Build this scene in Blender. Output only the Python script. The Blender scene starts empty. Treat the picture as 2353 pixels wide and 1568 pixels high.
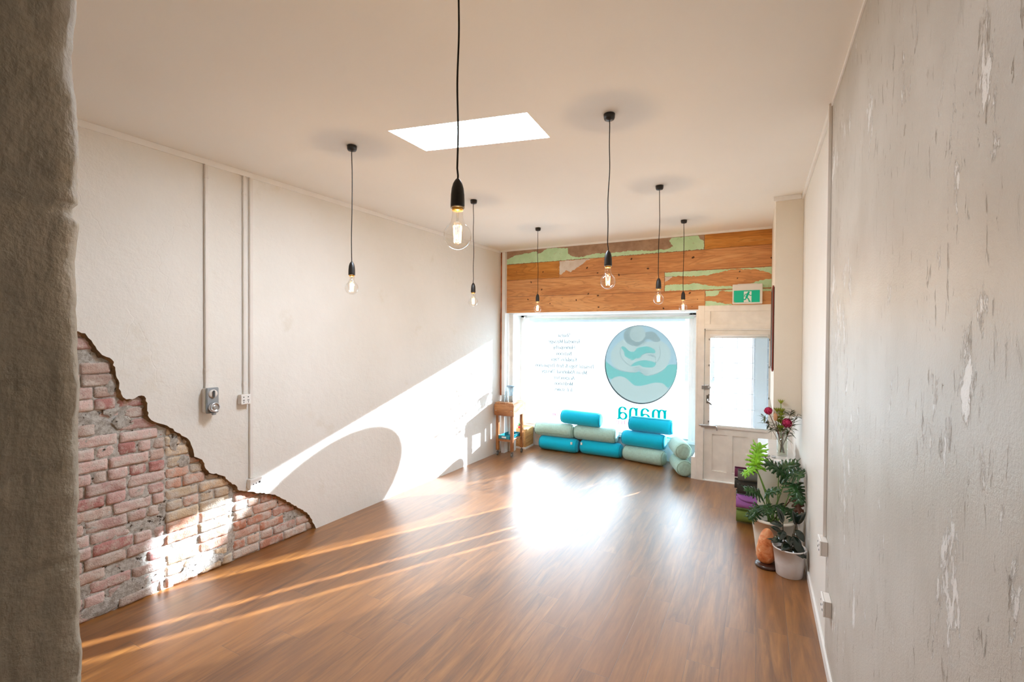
import bpy, bmesh, math, random
import numpy as np
from mathutils import Vector, Matrix, noise
from mathutils.geometry import delaunay_2d_cdt
S = bpy.context.scene
COL = S.collection
PI = math.pi
R = math.radians

# ------------------------------------------------------------------ camera, world, sun, exposure
cam_d = bpy.data.cameras.new('camera')
cam = bpy.data.objects.new('camera', cam_d)
COL.objects.link(cam)
S.camera = cam
cam_d.sensor_width = 36.0
cam_d.lens = 1080.52 / 2353 * 36.0
cam_d.clip_start = 0.02
RT = Vector((0.88574218, 0.46413946, 0.00594529))
UP = Vector((-0.0112065, 0.00857797, 0.99990041))
FW = Vector((-0.46404224, 0.8857206, -0.01279925))
M = Matrix((RT, UP, -FW)).transposed().to_4x4()
M.translation = (0, 0, 1.95312)
cam.matrix_world = M

W = bpy.data.worlds.new('sky')
S.world = W
W.use_nodes = True
bg = W.node_tree.nodes['Background']
bg.inputs[0].default_value = (0.72, 0.90, 1.06, 1)
bg.inputs[1].default_value = 7.0

sun_d = bpy.data.lights.new('sun', 'SUN')
sun_d.energy = 18.0
sun_d.angle = R(0.6)
sun_d.color = (0.90, 0.97, 1.07)
sun = bpy.data.objects.new('sun', sun_d)
COL.objects.link(sun)
sun.rotation_euler = Vector((-0.53, -1.0, -0.31)).to_track_quat('-Z', 'Y').to_euler()
sun.location = (4, 14, 6)

S.view_settings.view_transform = 'Standard'
S.view_settings.look = 'None'
S.view_settings.exposure = 1.55
S.view_settings.gamma = 1.0
S.view_settings.use_curve_mapping = False
S.cycles.max_bounces = 12
S.cycles.diffuse_bounces = 7
S.cycles.glossy_bounces = 5
S.cycles.transmission_bounces = 10
S.cycles.transparent_max_bounces = 16
S.cycles.caustics_reflective = False
S.cycles.sample_clamp_indirect = 12.0

# ------------------------------------------------------------------ room measures
H = 3.347            # ceiling height
YF = 6.837           # wall with the door
YW = 7.58            # shop window glass
XR = 0.381           # right wall
BX = 7.9             # outer end of the side walls
KL = 0.028           # the left wall runs slightly askew
def lw(y, z, d=0.0):
    """point on the left wall, d metres out into the room"""
    return Vector((-3.998 + KL * y + d, y - KL * d, z))

# ------------------------------------------------------------------ helpers
def tag(o, label=None, cat=None, group=None, kind=None):
    if label: o['label'] = label
    if cat: o['category'] = cat
    if group: o['group'] = group
    if kind: o['kind'] = kind
    return o

WLOC = {}
def thing(name, label, cat, loc=(0, 0, 0), group=None, rot=(0, 0, 0)):
    o = bpy.data.objects.new(name, None)
    COL.objects.link(o)
    o.empty_display_size = 0.05
    o.location = loc
    o.rotation_euler = rot
    WLOC[o.name] = Vector(loc)
    return tag(o, label, cat, group)

def obj(name, bm, mats, parent=None, local=False, smooth=False, origin=None, recalc=True):
    """link a bmesh as one object; world coordinates unless local"""
    if recalc:
        bmesh.ops.recalc_face_normals(bm, faces=bm.faces)
    me = bpy.data.meshes.new(name)
    off = Vector((0, 0, 0))
    if parent is not None and not local:
        off = WLOC.get(parent.name, Vector((0, 0, 0)))
    elif origin is not None:
        off = Vector(origin)
    if off.length > 0:
        bmesh.ops.translate(bm, verts=bm.verts, vec=-off)
    if smooth:
        for f in bm.faces: f.smooth = True
    bm.to_mesh(me)
    bm.free()
    for m in (mats if isinstance(mats, (list, tuple)) else [mats]):
        me.materials.append(m)
    o = bpy.data.objects.new(name, me)
    COL.objects.link(o)
    if parent is not None:
        o.parent = parent
        WLOC[o.name] = WLOC.get(parent.name, Vector((0, 0, 0)))
    else:
        if origin is not None: o.location = origin
        WLOC[o.name] = Vector(origin) if origin is not None else Vector((0, 0, 0))
    return o

def NB(): return bmesh.new()

def box(bm, lo, hi, bev=0.0, mi=0):
    x0, y0, z0 = lo; x1, y1, z1 = hi
    vs = [bm.verts.new(p) for p in ((x0,y0,z0),(x1,y0,z0),(x1,y1,z0),(x0,y1,z0),(x0,y0,z1),(x1,y0,z1),(x1,y1,z1),(x0,y1,z1))]
    fs = [bm.faces.new([vs[i] for i in q]) for q in ((0,3,2,1),(4,5,6,7),(0,1,5,4),(1,2,6,5),(2,3,7,6),(3,0,4,7))]
    for f in fs: f.material_index = mi
    if bev > 0:
        es = list({e for f in fs for e in f.edges})
        r = bmesh.ops.bevel(bm, geom=es, offset=bev, segments=2, profile=0.6, affect='EDGES')
        for f in r['faces']: f.material_index = mi
    return vs

def lathe(bm, prof, c=(0,0,0), n=24, mi=0, axis='z', cap=True, fn=None):
    """revolve (radius, height) pairs about an axis through c"""
    rings = []
    for r, h in prof:
        ring = []
        for i in range(n):
            a = 2 * PI * i / n
            rr = r * (fn(a, h) if fn else 1)
            p = (rr * math.cos(a), rr * math.sin(a), h)
            if axis == 'x': p = (p[2], p[0], p[1])
            if axis == 'y': p = (p[0], p[2], p[1])
            ring.append(bm.verts.new((p[0]+c[0], p[1]+c[1], p[2]+c[2])))
        rings.append(ring)
    for a, b in zip(rings, rings[1:]):
        for i in range(n):
            f = bm.faces.new((a[i], a[(i+1) % n], b[(i+1) % n], b[i]))
            f.material_index = mi
            f.smooth = True
    if cap:
        for ring, rev in ((rings[0], True), (rings[-1], False)):
            try:
                f = bm.faces.new(ring[::-1] if rev else ring)
                f.material_index = mi
            except ValueError: pass
    return rings

def tube(bm, pts, rad, n=8, mi=0, cap=True):
    pts = [Vector(p) for p in pts]
    rads = rad if isinstance(rad, (list, tuple)) else [rad] * len(pts)
    rings = []
    prev = None
    for i, p in enumerate(pts):
        t = (pts[min(i+1, len(pts)-1)] - pts[max(i-1, 0)])
        if t.length < 1e-9: t = Vector((0, 0, 1))
        t.normalize()
        if prev is None:
            u = t.orthogonal().normalized()
        else:
            u = (prev - t * prev.dot(t))
            u = u.normalized() if u.length > 1e-6 else t.orthogonal().normalized()
        prev = u
        v = t.cross(u)
        rings.append([bm.verts.new(p + (u * math.cos(2*PI*k/n) + v * math.sin(2*PI*k/n)) * rads[i]) for k in range(n)])
    for a, b in zip(rings, rings[1:]):
        for k in range(n):
            f = bm.faces.new((a[k], a[(k+1) % n], b[(k+1) % n], b[k]))
            f.smooth = True
            f.material_index = mi
    if cap:
        for ring in (rings[0][::-1], rings[-1]):
            f = bm.faces.new(ring); f.material_index = mi

def bez(p0, p1, p2, n=10):
    p0, p1, p2 = Vector(p0), Vector(p1), Vector(p2)
    return [p0*(1-t)**2 + p1*2*t*(1-t) + p2*t*t for t in [i/n for i in range(n+1)]]

def jag(pts, amp, step, seed=0, closed=False):
    """break a 2-D line into short steps with a rough offset"""
    out = []
    m = len(pts)
    rng = random.Random(seed)
    for i in range(m if closed else m-1):
        a, b = Vector(pts[i]), Vector(pts[(i+1) % m])
        d = b - a
        k = max(1, int(d.length / step))
        nrm = Vector((-d.y, d.x)).normalized() if d.length > 0 else Vector((0, 0))
        for j in range(k):
            p = a + d * (j / k)
            if j: p = p + nrm * rng.uniform(-amp, amp)
            out.append(p)
    if not closed: out.append(Vector(pts[-1]))
    return out

def ngon(bm, pts, fn, mi=0):
    """fill a 2-D outline, any shape; fn maps (u, v) to a point in space"""
    pts = [Vector((p[0], p[1])) for p in pts]
    n = len(pts)
    out = delaunay_2d_cdt(pts, [(i, (i+1) % n) for i in range(n)], [list(range(n))], 1, 1e-5)
    vs = [bm.verts.new(fn(p.x, p.y)) for p in out[0]]
    for f in out[2]:
        q = bm.faces.new([vs[i] for i in f]); q.material_index = mi
    return vs

# ------------------------------------------------------------------ materials
class NT:
    """short hand for building a node tree"""
    def __init__(s, name):
        s.m = bpy.data.materials.new(name)
        s.m.use_nodes = True
        s.t = s.m.node_tree
        s.t.nodes.clear()
        s.out = s.n('ShaderNodeOutputMaterial')
    def n(s, typ, **kw):
        nd = s.t.nodes.new(typ)
        for k, v in kw.items():
            setattr(nd, k, v)
        return nd
    def lk(s, a, b): s.t.links.new(a, b)
    def val(s, sock, v):
        if hasattr(v, 'is_output') or isinstance(v, bpy.types.NodeSocket): s.lk(v, sock)
        else: sock.default_value = v
    def math(s, op, a, b=0.0, c=None):
        nd = s.n('ShaderNodeMath', operation=op)
        s.val(nd.inputs[0], a); s.val(nd.inputs[1], b)
        if c is not None: s.val(nd.inputs[2], c)
        return nd.outputs[0]
    def coord(s, scale=(1, 1, 1), rot=(0, 0, 0), kind='Object', loc=(0, 0, 0)):
        tc = s.n('ShaderNodeTexCoord')
        mp = s.n('ShaderNodeMapping')
        s.lk(tc.outputs[kind], mp.inputs[0])
        mp.inputs['Scale'].default_value = scale
        mp.inputs['Rotation'].default_value = rot
        mp.inputs['Location'].default_value = loc
        return mp.outputs[0]
    def noise(s, vec, scale=5, detail=4, rough=0.5, dist=0.0, out=0):
        nd = s.n('ShaderNodeTexNoise')
        if vec is not None: s.lk(vec, nd.inputs['Vector'])
        nd.inputs['Scale'].default_value = scale
        nd.inputs['Detail'].default_value = detail
        nd.inputs['Roughness'].default_value = rough
        nd.inputs['Distortion'].default_value = dist
        return nd.outputs[out]
    def ramp(s, fac, stops):
        nd = s.n('ShaderNodeValToRGB')
        s.lk(fac, nd.inputs[0])
        el = nd.color_ramp.elements
        while len(el) < len(stops): el.new(0.5)
        for e, (p, c) in zip(el, stops):
            e.position = p
            e.color = tuple(c) + (1,) if len(c) == 3 else c
        return nd.outputs[0]
    def fr(s, fac, a, b):
        """smooth 0..1 between a and b"""
        nd = s.n('ShaderNodeMapRange')
        nd.interpolation_type = 'SMOOTHSTEP'
        s.lk(fac, nd.inputs[0])
        nd.inputs[1].default_value = a; nd.inputs[2].default_value = b
        return nd.outputs[0]
    def mix(s, fac, a, b, mode='MIX'):
        nd = s.n('ShaderNodeMix', data_type='RGBA', blend_type=mode)
        s.val(nd.inputs[0], fac)
        for i, v in ((6, a), (7, b)):
            if isinstance(v, tuple) and len(v) == 3: v = v + (1,)
            s.val(nd.inputs[i], v)
        return nd.outputs[2]
    def bump(s, h, strength=0.3, dist=0.01, nrm=None):
        nd = s.n('ShaderNodeBump')
        s.lk(h, nd.inputs['Height'])
        nd.inputs['Strength'].default_value = strength
        nd.inputs['Distance'].default_value = dist
        if nrm is not None: s.lk(nrm, nd.inputs['Normal'])
        return nd.outputs[0]
    def pbsdf(s, col=None, rough=0.5, normal=None, spec=0.5, metal=0.0, coat=0.0, coatr=0.1, sheen=0.0, sss=0.0):
        p = s.n('ShaderNodeBsdfPrincipled')
        if col is not None:
            if isinstance(col, tuple) and len(col) == 3: col = col + (1,)
            s.val(p.inputs['Base Color'], col)
        s.val(p.inputs['Roughness'], rough)
        p.inputs['Specular IOR Level'].default_value = spec
        p.inputs['Metallic'].default_value = metal
        p.inputs['Coat Weight'].default_value = coat
        p.inputs['Coat Roughness'].default_value = coatr
        p.inputs['Sheen Weight'].default_value = sheen
        if sss:
            p.inputs['Subsurface Weight'].default_value = sss
            p.inputs['Subsurface Scale'].default_value = 0.03
            p.inputs['Subsurface Radius'].default_value = (1.0, 0.4, 0.2)
        if normal is not None: s.lk(normal, p.inputs['Normal'])
        return p.outputs[0]
    def done(s, sh):
        s.lk(sh, s.out.inputs[0])
        return s.m

def plain(name, col, rough=0.5, metal=0.0, spec=0.5, var=0.06, bump=0.0, bscale=60, coat=0.0, sheen=0.0):
    t = NT(name)
    v = t.coord()
    nz = t.noise(v, 9, 3)
    c = t.mix(t.fr(nz, 0.3, 0.7), tuple(x*(1-var) for x in col), tuple(min(1, x*(1+var)) for x in col))
    nrm = None
    if bump: nrm = t.bump(t.noise(v, bscale, 4), bump, 0.004)
    return t.done(t.pbsdf(c, rough, nrm, spec, metal, coat, 0.1, sheen))

def wall_left_mat():
    t = NT('painted_plaster')
    v = t.coord()
    big = t.noise(v, 1.1, 4)
    c = t.mix(t.fr(big, 0.3, 0.75), (0.80, 0.79, 0.755), (0.85, 0.845, 0.82))
    fl = t.fr(t.noise(v, 2.6, 8, 0.62), 0.60, 0.72)
    c = t.mix(t.math('MULTIPLY', fl, 0.35), c, (0.70, 0.655, 0.56))
    lump = t.noise(v, 14, 6, 0.55)
    fine = t.noise(v, 70, 5, 0.6)
    # hairline cracks with an outline of their own
    w = t.n('ShaderNodeTexVoronoi', feature='DISTANCE_TO_EDGE')
    cv = t.coord(scale=(1, 1.5, 0.8))
    wp = t.n('ShaderNodeVectorMath', operation='MULTIPLY_ADD')
    t.lk(t.noise(v, 3.5, 5, out=1), wp.inputs[0]); wp.inputs[1].default_value = (0.5, 0.5, 0.5); t.lk(cv, wp.inputs[2])
    t.lk(wp.outputs[0], w.inputs['Vector']); w.inputs['Scale'].default_value = 1.2
    cr = t.fr(w.outputs['Distance'], 0.0, 0.012)
    crm = t.math('MULTIPLY', t.math('SUBTRACT', 1.0, cr), t.fr(t.noise(v, 1.3, 2), 0.52, 0.6))
    hgt = t.math('ADD', t.math('MULTIPLY', lump, 0.8), t.math('MULTIPLY', fine, 0.25))
    hgt = t.math('SUBTRACT', hgt, t.math('MULTIPLY', crm, 0.14))
    return t.done(t.pbsdf(c, 0.6, t.bump(hgt, 0.55, 0.012), 0.35))

def wall_flaky_mat():
    t = NT('flaking_painted_render')
    v = t.coord()
    st = t.coord(scale=(1, 1.0, 0.16))
    sand = t.noise(v, 150, 3, 0.6)
    streak = t.noise(t.coord(scale=(1, 1.0, 0.26)), 34, 6, 0.7, 0.4)
    zone = t.noise(v, 1.6, 3)
    pits = t.math('MULTIPLY', t.fr(streak, 0.60, 0.66), t.fr(zone, 0.36, 0.58))
    peel = t.fr(t.math('ADD', t.noise(t.coord(scale=(1, 1.0, 0.4)), 7, 9, 0.75, 0.2), t.math('MULTIPLY', zone, 0.45)), 0.83, 0.86)
    c = t.mix(t.fr(t.noise(v, 3, 5), 0.3, 0.7), (0.50, 0.47, 0.42), (0.57, 0.545, 0.50))
    c = t.mix(peel, c, (0.80, 0.80, 0.79))
    c = t.mix(t.math('MULTIPLY', pits, 0.6), c, (0.26, 0.21, 0.155))
    h = t.math('ADD', t.math('MULTIPLY', sand, 0.35), t.math('MULTIPLY', peel, 0.8))
    h = t.math('SUBTRACT', h, t.math('MULTIPLY', pits, 0.9))
    h = t.math('ADD', h, t.math('MULTIPLY', t.noise(st, 12, 5), 0.5))
    return t.done(t.pbsdf(c, 0.42, t.bump(h, 0.6, 0.007), 0.5))

def jamb_mat():
    t = NT('thick_rough_paint')
    v = t.coord()
    h = t.math('ADD', t.noise(v, 9, 6, 0.6), t.math('MULTIPLY', t.noise(v, 45, 4), 0.3))
    h = t.math('ADD', h, t.math('MULTIPLY', t.noise(t.coord(scale=(1, 1, 0.3)), 34, 4), 0.4))
    c = t.mix(t.fr(t.noise(v, 4, 4), 0.3, 0.7), (0.36, 0.33, 0.27), (0.42, 0.385, 0.32))
    return t.done(t.pbsdf(c, 0.6, t.bump(h, 0.9, 0.012), 0.35))

def ceiling_mat():
    t = NT('matt_ceiling_paint')
    v = t.coord()
    c = t.mix(t.fr(t.noise(v, 0.8, 3), 0.3, 0.7), (0.86, 0.845, 0.81), (0.88, 0.87, 0.84))
    return t.done(t.pbsdf(c, 0.7, t.bump(t.noise(v, 90, 3), 0.08, 0.003), 0.3))

def smooth_wall_mat(name, col):
    t = NT(name)
    v = t.coord()
    c = t.mix(t.fr(t.noise(v, 2.2, 5), 0.3, 0.7), tuple(x*0.97 for x in col), col)
    h = t.math('ADD', t.noise(v, 22, 5, 0.6), t.math('MULTIPLY', t.noise(v, 120, 3), 0.3))
    return t.done(t.pbsdf(c, 0.5, t.bump(h, 0.25, 0.006), 0.45))

def floor_mat():
    t = NT('laminate_floorboards')
    tc = t.n('ShaderNodeTexCoord')
    sp = t.n('ShaderNodeSeparateXYZ')
    t.lk(tc.outputs['Object'], sp.inputs[0])
    x = t.math('DIVIDE', t.math('SUBTRACT', sp.outputs[0], 0.006), 0.1847)
    row = t.math('FLOOR', x)
    wn = t.n('ShaderNodeTexWhiteNoise', noise_dimensions='1D'); t.lk(row, wn.inputs['W'])
    y = t.math('ADD', t.math('DIVIDE', sp.outputs[1], 1.21), t.math('MULTIPLY', wn.outputs[0], 7.0))
    seg = t.math('FLOOR', y)
    wn2 = t.n('ShaderNodeTexWhiteNoise', noise_dimensions='2D')
    cb = t.n('ShaderNodeCombineXYZ'); t.lk(row, cb.inputs[0]); t.lk(seg, cb.inputs[1]); t.lk(cb.outputs[0], wn2.inputs['Vector'])
    fx = t.math('FRACT', x); fy = t.math('FRACT', y)
    ex = t.math('MULTIPLY', t.math('MINIMUM', fx, t.math('SUBTRACT', 1.0, fx)), 0.1847)
    ey = t.math('MULTIPLY', t.math('MINIMUM', fy, t.math('SUBTRACT', 1.0, fy)), 1.21)
    seam = t.math('SUBTRACT', 1.0, t.fr(t.math('MINIMUM', ex, ey), 0.0004, 0.0022))
    # grain, different on every board
    off = t.n('ShaderNodeCombineXYZ')
    t.lk(t.math('MULTIPLY', wn2.outputs[0], 37.0), off.inputs[0]); t.lk(t.math('MULTIPLY', wn2.outputs[0], 11.0), off.inputs[1])
    ad = t.n('ShaderNodeVectorMath', operation='ADD')
    t.lk(t.coord(scale=(1, 0.09, 1)), ad.inputs[0]); t.lk(off.outputs[0], ad.inputs[1])
    g1 = t.noise(ad.outputs[0], 17, 7, 0.6, 0.9)
    g2 = t.noise(ad.outputs[0], 75, 4, 0.6)
    g = t.math('ADD', t.math('MULTIPLY', g1, 0.75), t.math('MULTIPLY', g2, 0.25))
    c = t.ramp(g, [(0.30, (0.085, 0.028, 0.006)), (0.44, (0.185, 0.067, 0.013)), (0.56, (0.285, 0.112, 0.023)), (0.72, (0.41, 0.18, 0.042))])
    tint = t.fr(wn2.outputs[0], 0, 1)
    c = t.mix(t.math('MULTIPLY', tint, 0.45), c, (0.29, 0.108, 0.021))
    c = t.mix(t.math('MULTIPLY', seam, 0.8), c, (0.10, 0.045, 0.02))
    nr = t.bump(t.math('SUBTRACT', 1.0, seam), 0.35, 0.002, t.bump(g2, 0.035, 0.002))
    return t.done(t.pbsdf(c, t.math('ADD', 0.34, t.math('MULTIPLY', g2, 0.10)), nr, 0.6, 0, 1.0, 0.37))

def brick_mat():
    t = NT('old_brick')
    at = t.n('ShaderNodeAttribute', attribute_name='Col')
    v = t.coord()
    lime = t.math('MULTIPLY', t.fr(t.noise(v, 11, 7, 0.7), 0.42, 0.62), 0.75)
    c = t.mix(lime, at.outputs[0], (0.72, 0.67, 0.62))
    chip = t.fr(t.noise(v, 42, 5, 0.7), 0.64, 0.70)
    c = t.mix(t.math('MULTIPLY', chip, 0.8), c, (0.33, 0.13, 0.07))
    c = t.mix(t.math('MULTIPLY', t.fr(t.noise(v, 120, 3), 0.6, 0.68), 0.35), c, (0.15, 0.10, 0.08))
    h = t.math('ADD', t.noise(v, 30, 7, 0.7), t.math('MULTIPLY', t.noise(v, 110, 4), 0.4))
    return t.done(t.pbsdf(c, 0.85, t.bump(h, 0.9, 0.010), 0.2))

def mortar_mat():
    t = NT('crumbly_mortar')
    v = t.coord()
    c = t.mix(t.fr(t.noise(v, 26, 7, 0.7), 0.38, 0.58), (0.50, 0.46, 0.41), (0.80, 0.78, 0.74))
    hole = t.fr(t.noise(v, 19, 6, 0.65), 0.60, 0.65)
    c = t.mix(hole, c, (0.12, 0.085, 0.06))
    h = t.math('SUBTRACT', t.noise(v, 60, 7, 0.75), t.math('MULTIPLY', hole, 0.7))
    return t.done(t.pbsdf(c, 0.9, t.bump(h, 1.0, 0.016), 0.15))

def wood_mat(name, dark, mid, light, axis='x', scale=6.0, ring=0.5, rough=0.5, coat=0.0, seed=0.0):
    t = NT(name)
    s = {'x': (0.12, 1, 1), 'y': (1, 0.12, 1), 'z': (1, 1, 0.12)}[axis]
    oi = t.n('ShaderNodeObjectInfo')
    ad = t.n('ShaderNodeVectorMath', operation='ADD')
    t.lk(t.coord(scale=s, loc=(seed, seed, seed)), ad.inputs[0])
    cb = t.n('ShaderNodeCombineXYZ')
    t.lk(t.math('MULTIPLY', oi.outputs['Random'], 23.0), cb.inputs[0]); t.lk(t.math('MULTIPLY', oi.outputs['Random'], 9.0), cb.inputs[2])
    t.lk(cb.outputs[0], ad.inputs[1])
    a = t.noise(ad.outputs[0], scale, 3, 0.5, 0.6)
    rings = t.math('FRACT', t.math('MULTIPLY', a, 14.0))
    rg = t.fr(rings, 0.55, 0.98)
    fine = t.noise(ad.outputs[0], scale * 9, 4, 0.6)
    c = t.ramp(t.math('ADD', t.math('MULTIPLY', a, 0.6), t.math('MULTIPLY', fine, 0.4)), [(0.35, dark), (0.5, mid), (0.65, light)])
    c = t.mix(t.math('MULTIPLY', rg, ring), c, tuple(x * 0.62 for x in dark))
    return t.done(t.pbsdf(c, rough, t.bump(fine, 0.12, 0.002), 0.4, 0, coat, 0.2))

def paint_mat(name, a, b, spot):
    t = NT(name)
    v = t.coord()
    c = t.mix(t.fr(t.noise(v, 7, 5, 0.6), 0.35, 0.65), a, b)
    c = t.mix(t.math('MULTIPLY', t.fr(t.noise(v, 30, 6, 0.7), 0.60, 0.68), 0.7), c, spot)
    return t.done(t.pbsdf(c, 0.6, t.bump(t.noise(v, 40, 5), 0.3, 0.004), 0.3))

def fabric_mat(name, col, weave=0.25, slub=0.0):
    t = NT(name)
    v = t.coord()
    w1 = t.noise(t.coord(scale=(0.12, 1, 1)), 190, 2)
    w2 = t.noise(t.coord(scale=(1, 0.12, 0.12)), 230, 2)
    sl = t.math('ADD', t.math('MULTIPLY', w1, 0.5), t.math('MULTIPLY', w2, 0.5))
    c = t.mix(t.math('MULTIPLY', t.fr(sl, 0.42, 0.60), slub), col, tuple(x * 0.52 for x in col))
    c = t.mix(t.math('MULTIPLY', t.fr(t.noise(v, 5, 4), 0.3, 0.7), 0.18), c, tuple(min(1, x*1.15) for x in col))
    return t.done(t.pbsdf(c, 0.9, t.bump(sl, weave, 0.002), 0.2, 0, 0, 0.1, 0.25))

def film_mat(name, col, direct=0.12, trans=0.7):
    """light scattering sheet: part passes straight, part glows through, part reflects"""
    t = NT(name)
    tr = t.n('ShaderNodeBsdfTransparent'); tr.inputs[0].default_value = (1, 1, 1, 1)
    tl = t.n('ShaderNodeBsdfTranslucent'); tl.inputs[0].default_value = tuple(col) + (1,)
    df = t.n('ShaderNodeBsdfDiffuse'); df.inputs[0].default_value = tuple(col) + (1,)
    m1 = t.n('ShaderNodeMixShader'); m1.inputs[0].default_value = trans
    t.lk(df.outputs[0], m1.inputs[1]); t.lk(tl.outputs[0], m1.inputs[2])
    m2 = t.n('ShaderNodeMixShader'); m2.inputs[0].default_value = direct
    t.lk(m1.outputs[0], m2.inputs[1]); t.lk(tr.outputs[0], m2.inputs[2])
    return t.done(m2.outputs[0])

def ink_mat():
    t = NT('printed_translucent_ink')
    at = t.n('ShaderNodeAttribute', attribute_name='Col')
    tl = t.n('ShaderNodeBsdfTranslucent'); t.lk(at.outputs[0], tl.inputs[0])
    df = t.n('ShaderNodeBsdfDiffuse'); t.lk(at.outputs[0], df.inputs[0])
    m1 = t.n('ShaderNodeMixShader'); m1.inputs[0].default_value = 0.9
    t.lk(df.outputs[0], m1.inputs[1]); t.lk(tl.outputs[0], m1.inputs[2])
    return t.done(m1.outputs[0])

def thin_glass(name, tint=(1, 1, 1), base=0.04, edge=0.55, rough=0.0):
    t = NT(name)
    tr = t.n('ShaderNodeBsdfTransparent'); tr.inputs[0].default_value = tuple(tint) + (1,)
    gl = t.n('ShaderNodeBsdfGlossy'); gl.inputs['Roughness'].default_value = rough
    lw_ = t.n('ShaderNodeLayerWeight'); lw_.inputs[0].default_value = 0.35
    f = t.math('ADD', base, t.math('MULTIPLY', t.math('POWER', lw_.outputs['Facing'], 3.0), edge))
    mx = t.n('ShaderNodeMixShader')
    t.lk(f, mx.inputs[0]); t.lk(tr.outputs[0], mx.inputs[1]); t.lk(gl.outputs[0], mx.inputs[2])
    return t.done(mx.outputs[0])

def emit_mat(name, col, strength):
    t = NT(name)
    e = t.n('ShaderNodeEmission'); e.inputs[0].default_value = tuple(col) + (1,); e.inputs[1].default_value = strength
    return t.done(e.outputs[0])

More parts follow.
